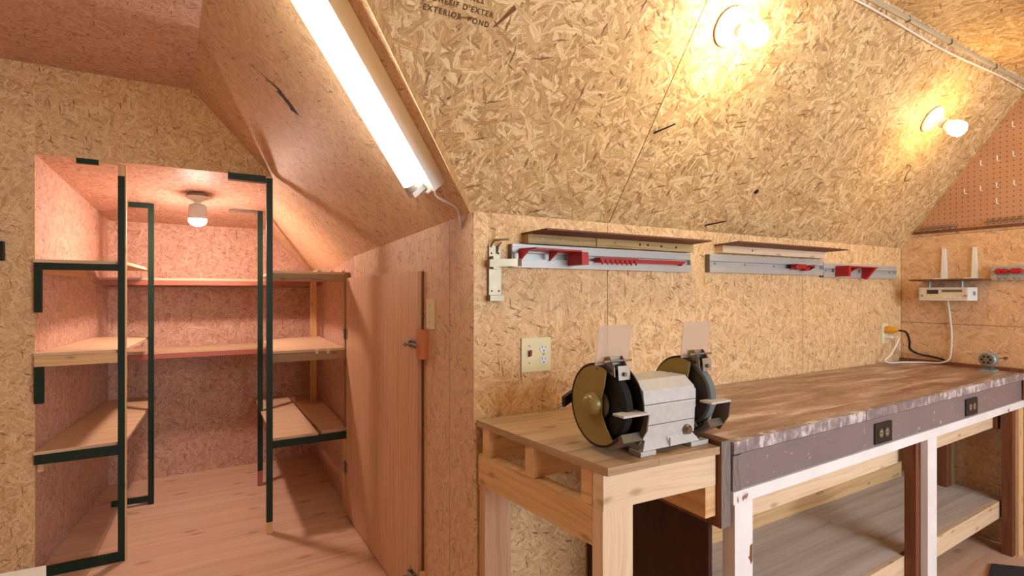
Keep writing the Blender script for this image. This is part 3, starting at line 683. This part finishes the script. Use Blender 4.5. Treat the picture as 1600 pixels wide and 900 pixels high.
hexa(ft, [(.895, .925, ZT + .012), (1.095, .925, ZT + .012), (1.095, 1.095, ZT + .012), (.895, 1.095, ZT + .012), (.912, yF + .001, .9045), (1.078, yF + .001, .9045), (1.078, yBk, .9045), (.912, yBk, .9045)])
fin('pedestal', ft, 'castmetal', gr, bevel=.003)
for x0, x1 in ((.885, .935), (1.06, 1.125)):
    for y0, y1 in ((.922, .965), (1.06, 1.10)):
        fo = fin('foot', bx(x0, x1, y0, y1, ZT + .0005, ZT + .0115), 'castmetal', gr, bevel=.002)
        fin('bolt', cyl(B(), ((x0 + .012 if x0 < 1 else x1 - .014), y0 + .015, ZT + .0115), ((x0 + .012 if x0 < 1 else x1 - .014), y0 + .015, ZT + .016), .006, 6), 'steel', fo)
fin('switch_knob', lathe(B(), (1.055, yF - .002, .915), (0, -1, -.2), [(.013, 0), (.013, .006), (.009, .012), (0, .013)], 14), 'chrome', gr, smooth=True)
fin('front_rib', bx(.985, .988, .9225, .928, ZT + .013, .904), 'castmetal', gr)
def arc(r, a0, a1, n, cy=GY, cz=GZ):
    return [(cy + r * math.cos(math.radians(a0 + (a1 - a0) * k / n)), cz + r * math.sin(math.radians(a0 + (a1 - a0) * k / n))) for k in range(n + 1)]
# angles: 0 = away from the operator (+y), 90 = up, 180 = towards the operator
def guard(sgn, xo, xi, wheelmat, wheelname):
    """xo: outer plane, xi: inner plane; open sector faces the operator"""
    R = .104; A0, A1 = -128, 112
    # cover plate with the cut-away front
    pts = [(xo, y, z) for y, z in arc(R - .006, A0, A1, 36)] + [(xo, GY - .028, GZ + .05), (xo, GY - .018, GZ + .02), (xo, GY - .018, GZ - .02), (xo, GY - .036, GZ - .052)]
    cv = fin('guard_cover', prism(B(), pts, (-sgn * .004, 0, 0)), 'olive', gr)
    fin('hub_cap', lathe(B(), (xo + sgn * .0005, GY + .012, GZ), (sgn, 0, 0), [(.030, 0), (.028, .010), (.022, .018), (.014, .021), (0, .022)], 24), 'olive', cv, smooth=True)
    for an in (20, 150 - 60, -50, 190 - 60 - 90): 
        y, z = arc(R - .014, an, an + 1, 1)[0]; fin('screw', cyl(B(), (xo, y, z), (xo + sgn * .002, y, z), .003, 8), 'steel', cv)
    # rim band
    bm = B(); oa = arc(R, A0 - 12, A1 + 6, 40); ia = arc(R - .005, A0 - 12, A1 + 6, 40)
    a = [(bm.verts.new((xo, *p)), bm.verts.new((xi, *p))) for p in oa]; b = [(bm.verts.new((xo, *p)), bm.verts.new((xi, *p))) for p in ia]
    for k in range(40):
        bm.faces.new((a[k][0], a[k + 1][0], a[k + 1][1], a[k][1])); bm.faces.new((b[k][0], b[k][1], b[k + 1][1], b[k + 1][0]))
        bm.faces.new((a[k][0], b[k][0], b[k + 1][0], a[k + 1][0])); bm.faces.new((a[k][1], a[k + 1][1], b[k + 1][1], b[k][1]))
    for e in (0, 40): bm.faces.new((a[e][0], a[e][1], b[e][1], b[e][0]))
    fin('guard_rim', bm, 'black', gr, smooth=True)
    # back plate: full disc on the wire side, cut away in front on the stone side
    if sgn > 0: fin('guard_back', prism(B(), [(xi, y, z) for _, y, z in pts], (-.004, 0, 0)), 'olive', gr)
    else: fin('guard_back', lathe(B(), (xi, GY, GZ), (-sgn, 0, 0), [(R + .001, 0), (R + .001, .004), (.03, .006), (0, .006)], 40), 'black' if sgn < 0 else 'olive', gr, smooth=True)
    # wheel
    c = (xo + xi) / 2
    if wheelname == 'wire_wheel':
        w = B(); lathe(w, (c - .011, GY, GZ), (1, 0, 0), [(.03, 0), (.034, .002), (.082, -.004), (.090, .001), (.090, .021), (.082, .026), (.034, .02), (.03, .022)], 40)
        fin('wire_wheel', w, wheelmat, gr)
        fin('wheel_flange', lathe(B(), (c - .0145, GY, GZ), (-1, 0, 0), [(.034, 0), (.034, .003), (.012, .006), (.012, .014), (0, .014)], 20), 'darkmetal', gr, smooth=True)
    else:
        fin('grinding_wheel', lathe(B(), (c - .011, GY, GZ), (1, 0, 0), [(.035, 0), (.036, -.001), (.088, 0), (.090, .002), (.090, .020), (.088, .022), (.036, .023), (.035, .022)], 40), wheelmat, gr)
        fin('wheel_side', lathe(B(), (c - .0115, GY, GZ), (-1, 0, 0), [(.080, 0), (.080, .0012), (.030, .0012), (0, .0012)], 40), 'wheelside', gr)
        fin('wheel_flange', lathe(B(), (c - .0130, GY, GZ), (-1, 0, 0), [(.036, 0), (.034, .004), (.012, .006), (0, .01)], 20), 'darkmetal', gr, smooth=True)
    # shield bracket and shield
    bk = B(); yb0, zb0 = GY - .035, GZ + .092
    lo, hi = min(xo, xi), max(xo, xi); xa_, xb2 = lo + .008, hi - .006
    for q in (xa_, xb2 - .002):
        prism(bk, [(q, yb0 + .026, zb0 + .002), (q, yb0 - .024, zb0 - .016), (q, yb0 - .022, zb0 + .008), (q, yb0 - .004, zb0 + .032), (q, yb0 + .012, zb0 + .028)], (.002, 0, 0))
    box(bk, xa_ + .002, xb2 - .002, yb0 + .0, yb0 + .0025, zb0 + .010, zb0 + .031)
    sb = fin('shield_bracket', bk, 'steel', gr)
    fin('spark_plate', prism(B(), [(xa_ + .010, yb0 - .026, zb0 - .024), (xb2 + .004, yb0 - .026, zb0 - .024), (xb2 + .004, yb0 - .022, zb0 + .010), (xa_ + .010, yb0 - .022, zb0 + .010)], (0, -.0025, 0)), 'steel', sb)
    fin('wing_screw', cyl(B(), ((lo + hi) / 2 + .007, yb0 - .028, zb0 - .010), ((lo + hi) / 2 + .007, yb0 - .034, zb0 - .010), .005, 10), 'chrome', sb, smooth=True)
    fin('pivot_rod', cyl(B(), (lo - .012, yb0 - .008, zb0 + .02), (hi + .020, yb0 - .008, zb0 + .02), .003, 8), 'steel', sb)
    s0 = V((lo - .022, yb0 + .012, zb0 + .010)); upv = V((0, .16, 1)).normalized(); rt = V((1, 0, 0)); nn = rt.cross(upv)
    shp = [s0, s0 + rt * .104, s0 + rt * .136 + upv * .096, s0 + rt * .026 + upv * .096]
    fin('eye_shield', prism(B(), shp, nn * -.003), 'shield', gr)
    # tool rest
    tr = B(); zr = GZ - .008
    box(tr, lo - .016, hi + .006, GY - .118, GY - .080, zr, zr + .005)
    rst = fin('tool_rest', tr, 'castmetal', gr, bevel=.002)
    arm = B(); xarm = hi + .0025
    prism(arm, [(xarm, GY - .118, zr - .0005), (xarm, GY - .082, zr - .0005), (xarm, GY - .066, zr - .03), (xarm, GY - .050, zr - .075), (xarm, GY - .085, zr - .080), (xarm, GY - .112, zr - .04)], (.004, 0, 0))
    fin('rest_arm', arm, 'darkmetal', rst)
    ch = B()
    prism(ch, [(lo + .002, GY - .028, GZ - .097), (lo + .002, GY - .088, GZ - .055), (lo + .002, GY - .098, GZ - .072), (lo + .002, GY - .04, GZ - .104)], (hi - lo + .001, 0, 0))
    fin('spark_chute', ch, 'darkmetal', gr, bevel=.001)
    fin('wing_screw', cyl(B(), (xarm + .004, GY - .080, zr - .055), (xarm + .012, GY - .080, zr - .055), .007, 10), 'chrome', rst, smooth=True)
guard(-1, .815, .872, 'bristle', 'wire_wheel')
guard(1, 1.165, 1.112, 'stone', 'grinding_wheel')
fin('shaft', cyl(B(), (.82, GY, GZ), (1.16, GY, GZ), .009, 14), 'steel', gr, smooth=True)
fin('power_cord', tube(B(), [(.93, 1.09, .90), (.92, 1.125, .93), (.89, 1.135, .985), (.84, 1.125, 1.0)], .0045, 8, 6), 'black', gr, smooth=True)
pl = fin('plug', prism(B(), [V((.845, 1.118, 1.012)), V((.845, 1.132, 1.012)), V((.845, 1.132, .986)), V((.845, 1.118, .986))], (-.045, 0, -.022)), 'black', gr, bevel=.004)
for q in (.979, .971): fin('prong', obox(B(), V((.803, 1.124, q)), V((-.9, 0, -.42)).normalized(), V((0, 1, 0)), V((.42, 0, -.9)).normalized(), .022, .003, .0015), 'chrome', pl)

# ------------------------------------------------------------------ knee-wall ledges and tool rails
def ledge(label, x0, x1, xf0, xf1, z, cuts, nails, cleatmat):
    t = thing('wall_ledge', label, 'shelf', ((x0 + x1) / 2, YK, z - .03), 'narrow ledges above the tool rails')
    fin('shelf_board', prism(B(), [(x0, YK - .001, z), (xf0, YK - .155, z), (xf1, YK - .155, z), (x1, YK - .001, z)], (0, 0, .005)), 'hardboard', t)
    for a, b in cuts:
        fin('cleat', bx(a, b, YK - .038, YK - .001, z - .031, z - .0005), cleatmat, t, bevel=.003)
    for k, (xn, zn) in enumerate(nails):
        fin('nail_head', lathe(B(), (xn, YK - .0378, z + zn), (0, -1, 0), [(.0045, 0), (.0045, .0012), (0, .0016)], 10), 'chrome' if k < 4 else 'slot', t)
ledge('brown ledge on an old nailed cleat above the left tool rail', .868, 1.655, .868, 1.612, 1.462, ((.872, 1.152), (1.156, 1.648)), [(.93, -.012), (1.01, -.013), (1.085, -.013), (1.24, -.013), (1.36, -.014), (1.40, -.014), (1.47, -.015), (1.55, -.016)], 'cleat')
ledge('brown ledge on a clean pine cleat above the middle tool rail', 1.82, 2.60, 1.775, 2.56, 1.468, ((1.825, 2.595),), [], 'pine_pale')
bpy.data.objects['wall_ledge.001']['label'] = 'brown ledge on a clean pine cleat above the middle tool rail'
fin('nail_hole', cyl(B(), (2.02, YK - .038, 1.452), (2.02, YK - .0386, 1.452), .004, 8), 'slot', bpy.data.objects['wall_ledge.001'])
def rail(label, x0, x1, z0, z1, dep=.022):
    t = thing('tool_rail', label, 'rail', ((x0 + x1) / 2, YK, z0), 'aluminium tool rails')
    h = z1 - z0; y1 = YK - .001; y0 = YK - dep
    bm = B(); prism(bm, [(x0, y1, z0), (x0, y0, z0), (x0, y0, z0 + h * .36), (x0, y0 + .016, z0 + h * .37), (x0, y0 + .016, z0 + h * .63), (x0, y0, z0 + h * .64), (x0, y0, z1), (x0, y1, z1)], (x1 - x0, 0, 0))
    fin('extrusion', bm, 'alu', t)
    for q in (.12, .34, .66, .9):
        fin('lip', bx(x0, x1, y0 - .0025, y0 - .0002, z0 + h * q - .002, z0 + h * q + .002), 'alu', t)
    for q in (.06, .30, .55, .94):
        xx = x0 + (x1 - x0) * q
        fin('screw', cyl(B(), (xx, y0 + .0158, z0 + h * .5), (xx, y0 + .0135, z0 + h * .5), .004, 10), 'steel', t)
    for xx in (x0 - .003, x1 + .0002): fin('end_cap', bx(xx, xx + .0028, y0, y1, z0, z1), 'darkmetal' if xx < x0 else 'alu', t)
    return t
rail('leftmost grey aluminium tool rail, holding a long red holder', .822, 1.648, 1.352, 1.428)
rail('middle aluminium tool rail with one small red clip', 1.764, 2.590, 1.354, 1.429)
rail('short aluminium tool rail beside the corner with a red bracket', 2.597, 3.322, 1.346, 1.417)
ye = YK - .0225
def holder(name, label, bms, group='red plastic tool holders'):
    t = thing(name, label, 'tool holder', bms[0][1], group)
    for nm, _, bm in bms: fin(nm, bm, 'red', t, bevel=.0008)
    return t
# long tray-like holder on the left rail
bm1 = prism(B(), [(.845, ye - .0028, 1.408), (.865, ye - .075, 1.408), (1.045, ye - .075, 1.405), (1.07, ye - .0028, 1.402)], (0, 0, .005))
bm2 = prism(B(), [(.842, ye - .0028, 1.368), (.842, ye - .0028, 1.4075), (.842, ye - .07, 1.4075), (.842, ye - .03, 1.385)], (.006, 0, 0))
bm3 = prism(B(), [(1.040, ye - .0028, 1.362), (1.040, ye - .0028, 1.4045), (1.040, ye - .08, 1.4045), (1.040, ye - .082, 1.362)], (.028, 0, 0))
bm4 = prism(B(), [(.96, ye - .0028, 1.375), (.96, ye - .0028, 1.4045), (.96, ye - .06, 1.4045)], (.005, 0, 0))
holder('tool_holder', 'large red tray-shaped tool holder on the left rail, next to the steel bracket', [('tray', (.95, ye, 1.37), bm1), ('end_plate', (0, 0, 0), bm2), ('hook_end', (0, 0, 0), bm3), ('gusset', (0, 0, 0), bm4)])
# toothed screwdriver rack
bt = B(); box(bt, 1.155, 1.335, ye - .034, ye - .0028, 1.388, 1.394)
box(bt, 1.155, 1.335, ye - .007, ye - .0028, 1.376, 1.3875)
t = thing('tool_holder', 'dark red toothed screwdriver rack towards the right of the left rail', 'tool holder', (1.32, ye, 1.37), 'red plastic tool holders')
fin('rack', bt, 'red', t)
for k in range(8):
    x = 1.158 + k * .0225
    fin('tooth', prism(B(), [(x, ye - .0345, 1.3875), (x + .02, ye - .0345, 1.3875), (x + .01, ye - .0345, 1.368)], (0, .006, 0)), 'red', t)
fin('bar', bx(1.337, 1.565, ye - .028, ye - .0028, 1.379, 1.392), 'red', t, bevel=.002)
fin('bar_tip', prism(B(), [(1.5655, ye - .028, 1.392), (1.595, ye - .028, 1.392), (1.567, ye - .028, 1.374)], (0, .02, 0)), 'red', t)
# small clip on the middle rail
t = thing('tool_holder', 'small dark red clip on the middle rail', 'tool holder', (2.36, ye, 1.37), 'red plastic tool holders')
fin('body', bx(2.315, 2.39, ye - .035, ye - .0028, 1.382, 1.402), 'red', t, bevel=.003)
fin('jaw', lathe(B(), (2.318, ye - .02, 1.388), (0, -1, 0), [(.014, 0), (.014, .02), (.009, .024), (0, .024)], 14), 'red', t)
fin('jaw', prism(B(), [(2.391, ye - .03, 1.386), (2.47, ye - .03, 1.392), (2.47, ye - .03, 1.402), (2.44, ye - .03, 1.398), (2.42, ye - .03, 1.372), (2.391, ye - .03, 1.372)], (0, .02, 0)), 'red', t)
# bracket on the short rail
bm1 = prism(B(), [(2.70, ye - .0028, 1.398), (2.70, ye - .065, 1.398), (2.98, ye - .065, 1.396), (3.0, ye - .0028, 1.396)], (0, 0, .005))
bm2 = bx(2.695, 2.715, ye - .066, ye - .0028, 1.350, 1.3975)
bm3 = prism(B(), [(2.945, ye - .065, 1.3955), (2.945, ye - .0028, 1.3955), (2.945, ye - .0028, 1.345), (2.945, ye - .02, 1.338)], (.02, 0, 0))
bm4 = prism(B(), [(2.80, ye - .0028, 1.3965), (2.80, ye - .06, 1.3965), (2.80, ye - .0028, 1.365)], (.006, 0, 0))
holder('tool_holder', 'red two-armed tool bracket on the short rail by the corner', [('shelf', (2.85, ye, 1.34), bm1), ('arm', 0, bm2), ('arm', 0, bm3), ('gusset', 0, bm4)])
# steel extinguisher bracket
t = thing('steel_bracket', 'nickel steel strap bracket screwed to the knee wall left of the rails', 'bracket', (.765, YK, 1.245))
fin('back_plate', bx(.742, .786, YK - .012, YK - .001, 1.262, 1.36), 'chrome', t, bevel=.004)
fin('upper_plate', bx(.744, .784, YK - .009, YK - .001, 1.372, 1.42), 'chrome', t, bevel=.002)
fin('top_hook', tube(B(), [(.750, YK - .008, 1.415), (.752, YK - .02, 1.432), (.765, YK - .03, 1.437), (.80, YK - .034, 1.440)], .0035, 8, 4), 'chrome', t, smooth=True)
fin('top_hook', tube(B(), [(.772, YK - .009, 1.395), (.774, YK - .016, 1.42), (.78, YK - .022, 1.432)], .0035, 8, 4), 'chrome', t, smooth=True)
fin('latch', bx(.748, .768, YK - .03, YK - .0125, 1.345, 1.385), 'chrome', t, bevel=.003)
fin('strap', prism(B(), [(.735, YK - .014, 1.350), (.735, YK - .030, 1.350), (.825, YK - .050, 1.354), (.842, YK - .046, 1.354), (.842, YK - .040, 1.354), (.825, YK - .044, 1.354), (.79, YK - .032, 1.352)], (0, 0, .024)), 'chrome', t)
fin('foot_clip', prism(B(), [(.738, YK - .001, 1.243), (.738, YK - .028, 1.243), (.788, YK - .028, 1.243), (.788, YK - .001, 1.243)], (0, 0, .018)), 'chrome', t, bevel=.003)
for z in (1.275, 1.395):
    for x in (.752, .777): fin('screw', cyl(B(), (x, YK - (.012 if z < 1.3 else .009), z), (x, YK - (.0135 if z < 1.3 else .0105), z), .0028, 8), 'slot', t)

# ------------------------------------------------------------------ hooks and spikes on the slope
def spike(label, p0, d, l):
    return tag(fin('nail', cyl(B(), p0, V(p0) + V(d).normalized() * l, .0032, 8, .0022), 'slot'), label, 'nail')
spike('dark nail sticking out of the slope panel joint', slope_pt(1.265, 1.258, -.002), (.42, -.62, .22), .075)
spike('dark nail sticking out low on the slope above the gap between the ledges', slope_pt(1.742, 1.445, -.002), (.42, -.62, .12), .085)
bm = tube(B(), [slope_pt(2.875, 1.20, 0), slope_pt(2.875, 1.20, .02), slope_pt(2.86, 1.225, .034), slope_pt(2.88, 1.24, .036), slope_pt(2.91, 1.23, .036)], .0028, 8, 5)
tag(fin('cup_hook', bm, 'darkmetal', smooth=True), 'small dark cup hook screwed into the slope below the amber lamp', 'hook')
for i, (x, y, s) in enumerate(((1.93, 1.342, .012),)):
    fin('knot', prism(B(), [slope_pt(x + s * math.cos(a) * (1 + .3 * math.sin(3 * a)), y + .5 * s * math.sin(a), .0005) for a in [k * math.pi / 5 for k in range(10)]], NM * .0004), 'slot', cs)

# ------------------------------------------------------------------ gable wall: pegboard, racks, radio shelf
t = thing('pegboard', 'brown perforated pegboard on the gable wall under the slope', 'pegboard', (XR, 1.0, 1.60))
def yg(z): return YK - (z - ZK) / SM
fin('board', prism(B(), [(XR - .006, .30, 1.612), (XR - .006, yg(1.612) - .012, 1.612), (XR - .006, yg(2.27) - .012, 2.27), (XR - .006, .30, 2.27)], (.005, 0, 0)), 'pegboard', t)
fin('bottom_trim', prism(B(), [(XR - .010, .30, 1.598), (XR - .010, yg(1.60) - .012, 1.598), (XR - .010, yg(1.60) - .012, 1.6115), (XR - .010, .30, 1.6115)], (.009, 0, 0)), 'brown', t)
hk = None
for (y, z, lab) in ((1.158, 1.79, 'in the lower row, first from the slope'), (1.093, 1.795, 'in the lower row, second from the slope'), (1.03, 1.80, 'in the lower row, third from the slope'),
                    (.965, 1.80, 'in the lower row, fourth from the slope'), (1.03, 1.72, 'alone just above the bright wire rack'), (1.092, 1.925, 'in the upper row, first from the slope'),
                    (1.028, 1.935, 'in the upper row, second from the slope'), (.968, 1.945, 'in the upper row, third from the slope'), (.97, 2.09, 'topmost on the board, above both rows')):
    bm = tube(B(), [(XR - .006, y, z), (XR - .030, y, z - .002), (XR - .034, y, z + .004), (XR - .035, y, z + .024)], .0024, 6)
    o = tag(fin('peg_hook', bm, 'wplastic', loc=(XR - .006, y, z)), 'white peg hook on the pegboard, ' + lab, 'hook', 'white peg hooks on the pegboard')
def rack(label, y0, y1, z):
    t = thing('wire_rack', label, 'tool rack', (XR, (y0 + y1) / 2, z - .03), 'wire tool racks below the pegboard')
    fin('bar', tube(B(), [(XR - .022, y0, z), (XR - .022, y1, z)], .0025, 6), 'steel', t)
    k = 7
    for i in range(k):
        y = y0 + (y1 - y0) * (i + .5) / k
        fin('loop', tube(B(), [(XR - .011, y + .008, z + .016), (XR - .022, y + .008, z + .003), (XR - .06, y + .008, z - .012), (XR - .068, y, z - .014), (XR - .06, y - .008, z - .012), (XR - .022, y - .008, z + .003), (XR - .011, y - .008, z + .016)], .0016, 5), 'steel', t)
rack('dark wire tool rack on the pegboard trim, nearer the corner', 1.19, 1.365, 1.622)
rack('bright wire tool rack on the pegboard trim, farther from the corner', .90, 1.075, 1.632)
SHZ = 1.332
t = thing('wall_shelf', 'small brown shelf on two white brackets above the radio', 'shelf', (XR, 1.22, SHZ))
fin('board', prism(B(), [(3.262, 1.352, SHZ), (3.245, 1.06, SHZ), (XR - .001, 1.06, SHZ), (XR - .001, 1.352, SHZ)], (0, 0, .008)), 'hardboard', t)
for y in (1.255, 1.125):
    fin('bracket', prism(B(), [(XR - .001, y - .014, SHZ + .0085), (XR - .001, y + .014, SHZ + .0085), (XR - .001, y + .007, SHZ + .175), (XR - .001, y - .007, SHZ + .175)], (-.012, 0, 0)), 'wplastic', t, bevel=.003)
    fin('bracket_foot', prism(B(), [(XR - .013, y - .010, SHZ + .0082), (XR - .013, y + .010, SHZ + .0082), (XR - .13, y + .006, SHZ + .0082), (XR - .13, y - .006, SHZ + .0082)], (0, 0, .006)), 'wplastic', t)
t = thing('radio', 'white under-shelf clock radio with cream front below the small brown shelf', 'radio', (3.36, 1.22, 1.225))
rx0, ry0, ry1, rz0, rz1 = 3.30, 1.112, 1.322, 1.228, 1.296
fin('case', bx(rx0, XR - .012, ry0, ry1, rz0, rz1), 'wplastic', t, bevel=.004)
fp = fin('front_panel', bx(rx0 - .0025, rx0 - .0002, ry0 + .006, ry1 - .006, rz0 + .006, rz1 - .005), 'cream', t)
fin('display', bx(rx0 - .0035, rx0 - .0026, 1.235, 1.285, rz0 + .034, rz1 - .012), 'display', fp)
fin('tuning_scale', bx(rx0 - .0035, rx0 - .0026, 1.135, 1.22, rz0 + .044, rz1 - .012), 'darkmetal', fp)
for y in (1.145, 1.165, 1.185, 1.205): fin('button', bx(rx0 - .0055, rx0 - .0026, y - .006, y + .006, rz0 + .012, rz0 + .02), 'wplastic', fp)
for y in (1.305, 1.12): fin('knob', cyl(B(), (rx0 - .0026, y, rz0 + .025), (rx0 - .012, y, rz0 + .025), .006, 12), 'greyenamel', fp)
for y in (1.15, 1.29):
    fin('mounting_spacer', cyl(B(), (3.34, y, rz1 + .0005), (3.34, y, SHZ - .0005), .008, 10), 'greyenamel', t)
fin('side_dial', cyl(B(), (3.37, ry0 - .0005, 1.265), (3.37, ry0 - .005, 1.265), .011, 14), 'greyenamel', t)
t = thing('radio_cable', 'white cord running from the radio along the bench to the corner outlet', 'cord', (XR - .05, 1.24, ZB))
fin('cord', tube(B(), [(XR - .018, 1.235, 1.226), (XR - .012, 1.228, 1.15), (XR - .012, 1.22, 1.05), (XR - .013, 1.222, .96), (XR - .04, 1.222, .91), (XR - .055, 1.26, .890), (XR - .07, 1.33, .886), (XR - .15, 1.39, .884), (XR - .24, 1.405, .886), (XR - .30, 1.41, .90), (3.17, 1.40, .93), (3.21, 1.39, .985), (3.235, 1.39, 1.02), (3.235, YK - .04, 1.021)], .0042, 8, 8), 'wplastic', t, smooth=True)
fin('plug', cyl(B(), (3.235, YK - .0095, 1.021), (3.235, YK - .042, 1.021), .011, 12), 'wplastic', t, smooth=True)
for k in (0, 1): pass
t = thing('tool_rail', 'aluminium tool rail on the gable wall right of the radio, with red knobs', 'rail', (XR, .9, 1.335), 'aluminium tool rails')
fin('extrusion', prism(B(), [(XR - .001, .40, 1.332), (XR - .022, .40, 1.332), (XR - .022, .40, 1.356), (XR - .016, .40, 1.357), (XR - .016, .40, 1.378), (XR - .022, .40, 1.379), (XR - .022, .40, 1.404), (XR - .001, .40, 1.404)], (0, .655, 0)), 'alu', t)
for q in (1.339, 1.370, 1.398): fin('lip', bx(XR - .0245, XR - .0222, .40, 1.055, q - .002, q + .002), 'alu', t)
for i, y in enumerate((1.022, .998, .965, .945)):
    t = thing('rail_knob', ('dark red round clip on the gable rail, closest to the radio', 'second red round clip from the radio on the gable rail', 'third red round clip from the radio on the gable rail', 'red round clip on the gable rail, farthest from the radio')[i], 'tool holder', (XR - .03, y, 1.36), 'red clips on the gable rail')
    fin('knob', lathe(B(), (XR - .0165, y, 1.376), (-1, 0, 0), [(.008, 0), (.009, .014), (.014, .018), (.014, .03), (.010, .035), (0, .036)], 14), 'red', t, smooth=True)
    fin('wire_hook', tube(B(), [(XR - .04, y, 1.363), (XR - .045, y, 1.345), (XR - .035, y, 1.337), (XR - .03, y, 1.343)], .002, 6, 3), 'steel', t)

# ------------------------------------------------------------------ pencil sharpener at the end of the bench
sx, sy = 3.30, 1.03
t = thing('pencil_sharpener', 'grey crank pencil sharpener standing at the far end of the bench', 'sharpener', (sx, sy, ZB))
z0 = ZB + .0005
fin('base', prism(B(), [(sx - .035, sy - .026, z0), (sx + .035, sy - .026, z0), (sx + .035, sy + .026, z0), (sx - .035, sy + .026, z0)], (0, 0, .012)), 'greyenamel', t, bevel=.004)
fin('pedestal', hexa(B(), [(sx - .02, sy - .014, z0 + .0125), (sx + .025, sy - .014, z0 + .0125), (sx + .025, sy + .014, z0 + .0125), (sx - .02, sy + .014, z0 + .0125), (sx - .012, sy - .012, z0 + .032), (sx + .018, sy - .012, z0 + .032), (sx + .018, sy + .012, z0 + .032), (sx - .012, sy + .012, z0 + .032)]), 'darkmetal', t)
bd = fin('drum', lathe(B(), (sx - .03, sy, z0 + .062), (1, 0, 0), [(.030, 0), (.034, .004), (.034, .045), (.026, .062), (.012, .068), (0, .068)], 24), 'greyenamel', t, smooth=True)
dl = fin('selector_dial', lathe(B(), (sx - .0305, sy, z0 + .062), (-1, 0, 0), [(.027, 0), (.026, .005), (0, .006)], 24), 'steel', bd, smooth=True)
t2 = B()
for k in range(6):
    a = k * math.pi / 3; y, z = sy + .016 * math.cos(a), z0 + .062 + .016 * math.sin(a); cyl(t2, (sx - .0366, y, z), (sx - .0376, y, z), .0052, 10)
o = fin('pencil_holes', t2, 'slot', bd); 
cr = fin('crank', tube(B(), [(sx + .0385, sy, z0 + .062), (sx + .046, sy, z0 + .062), (sx + .048, sy - .02, z0 + .066), (sx + .048, sy - .045, z0 + .068)], .003, 8), 'steel', t)
fin('crank_knob', lathe(B(), (sx + .044, sy - .045, z0 + .068), (1, 0, 0), [(.005, 0), (.008, .01), (.006, .028), (0, .03)], 12), 'brown', cr, smooth=True)

# ------------------------------------------------------------------ things at the edges of the picture
t = thing('white_bench', 'white laminated worktop corner in front of the alcove, lower left edge of the picture', 'table', (-.72, 1.0, 0))
fin('worktop', prism(B(), [(-1.25, .72, .715), (-.275, .72, .715), (-.288, 1.288, .715), (-1.25, 1.335, .715)], (0, 0, .035)), 'slabwhite', t, bevel=.004)
for x, y in ((-.37, .80), (-.37, 1.2), (-1.18, .80), (-1.18, 1.2)): fin('leg', bx(x - .03, x + .03, y - .03, y + .03, 0, .7145), 'white', t)
t = thing('black_wall_box', 'small black box with a pale curved rim on the alcove wall left of the closet', 'box', (-.88, YA, 1.42))
fin('case', bx(-.93, -.815, YA - .03, YA - .0005, 1.408, 1.492), 'black', t, bevel=.003)
fin('rim', tube(B(), [(-.895, YA - .0335, 1.455), (-.875, YA - .0335, 1.462), (-.842, YA - .0335, 1.45), (-.828, YA - .0335, 1.43), (-.826, YA - .0335, 1.412)], .003, 8, 5), 'steel', t, smooth=True)
bm = B(); prism(bm, [(2.93, .92, .0005), (3.12, .965, .0005), (3.30, .80, .0005), (3.05, .55, .0005), (2.70, .60, .0005)], (0, 0, .008))
tag(fin('floor_mat', bm, 'mat', bevel=.003), 'dark grey rubber mat on the floor in front of the bench', 'mat')
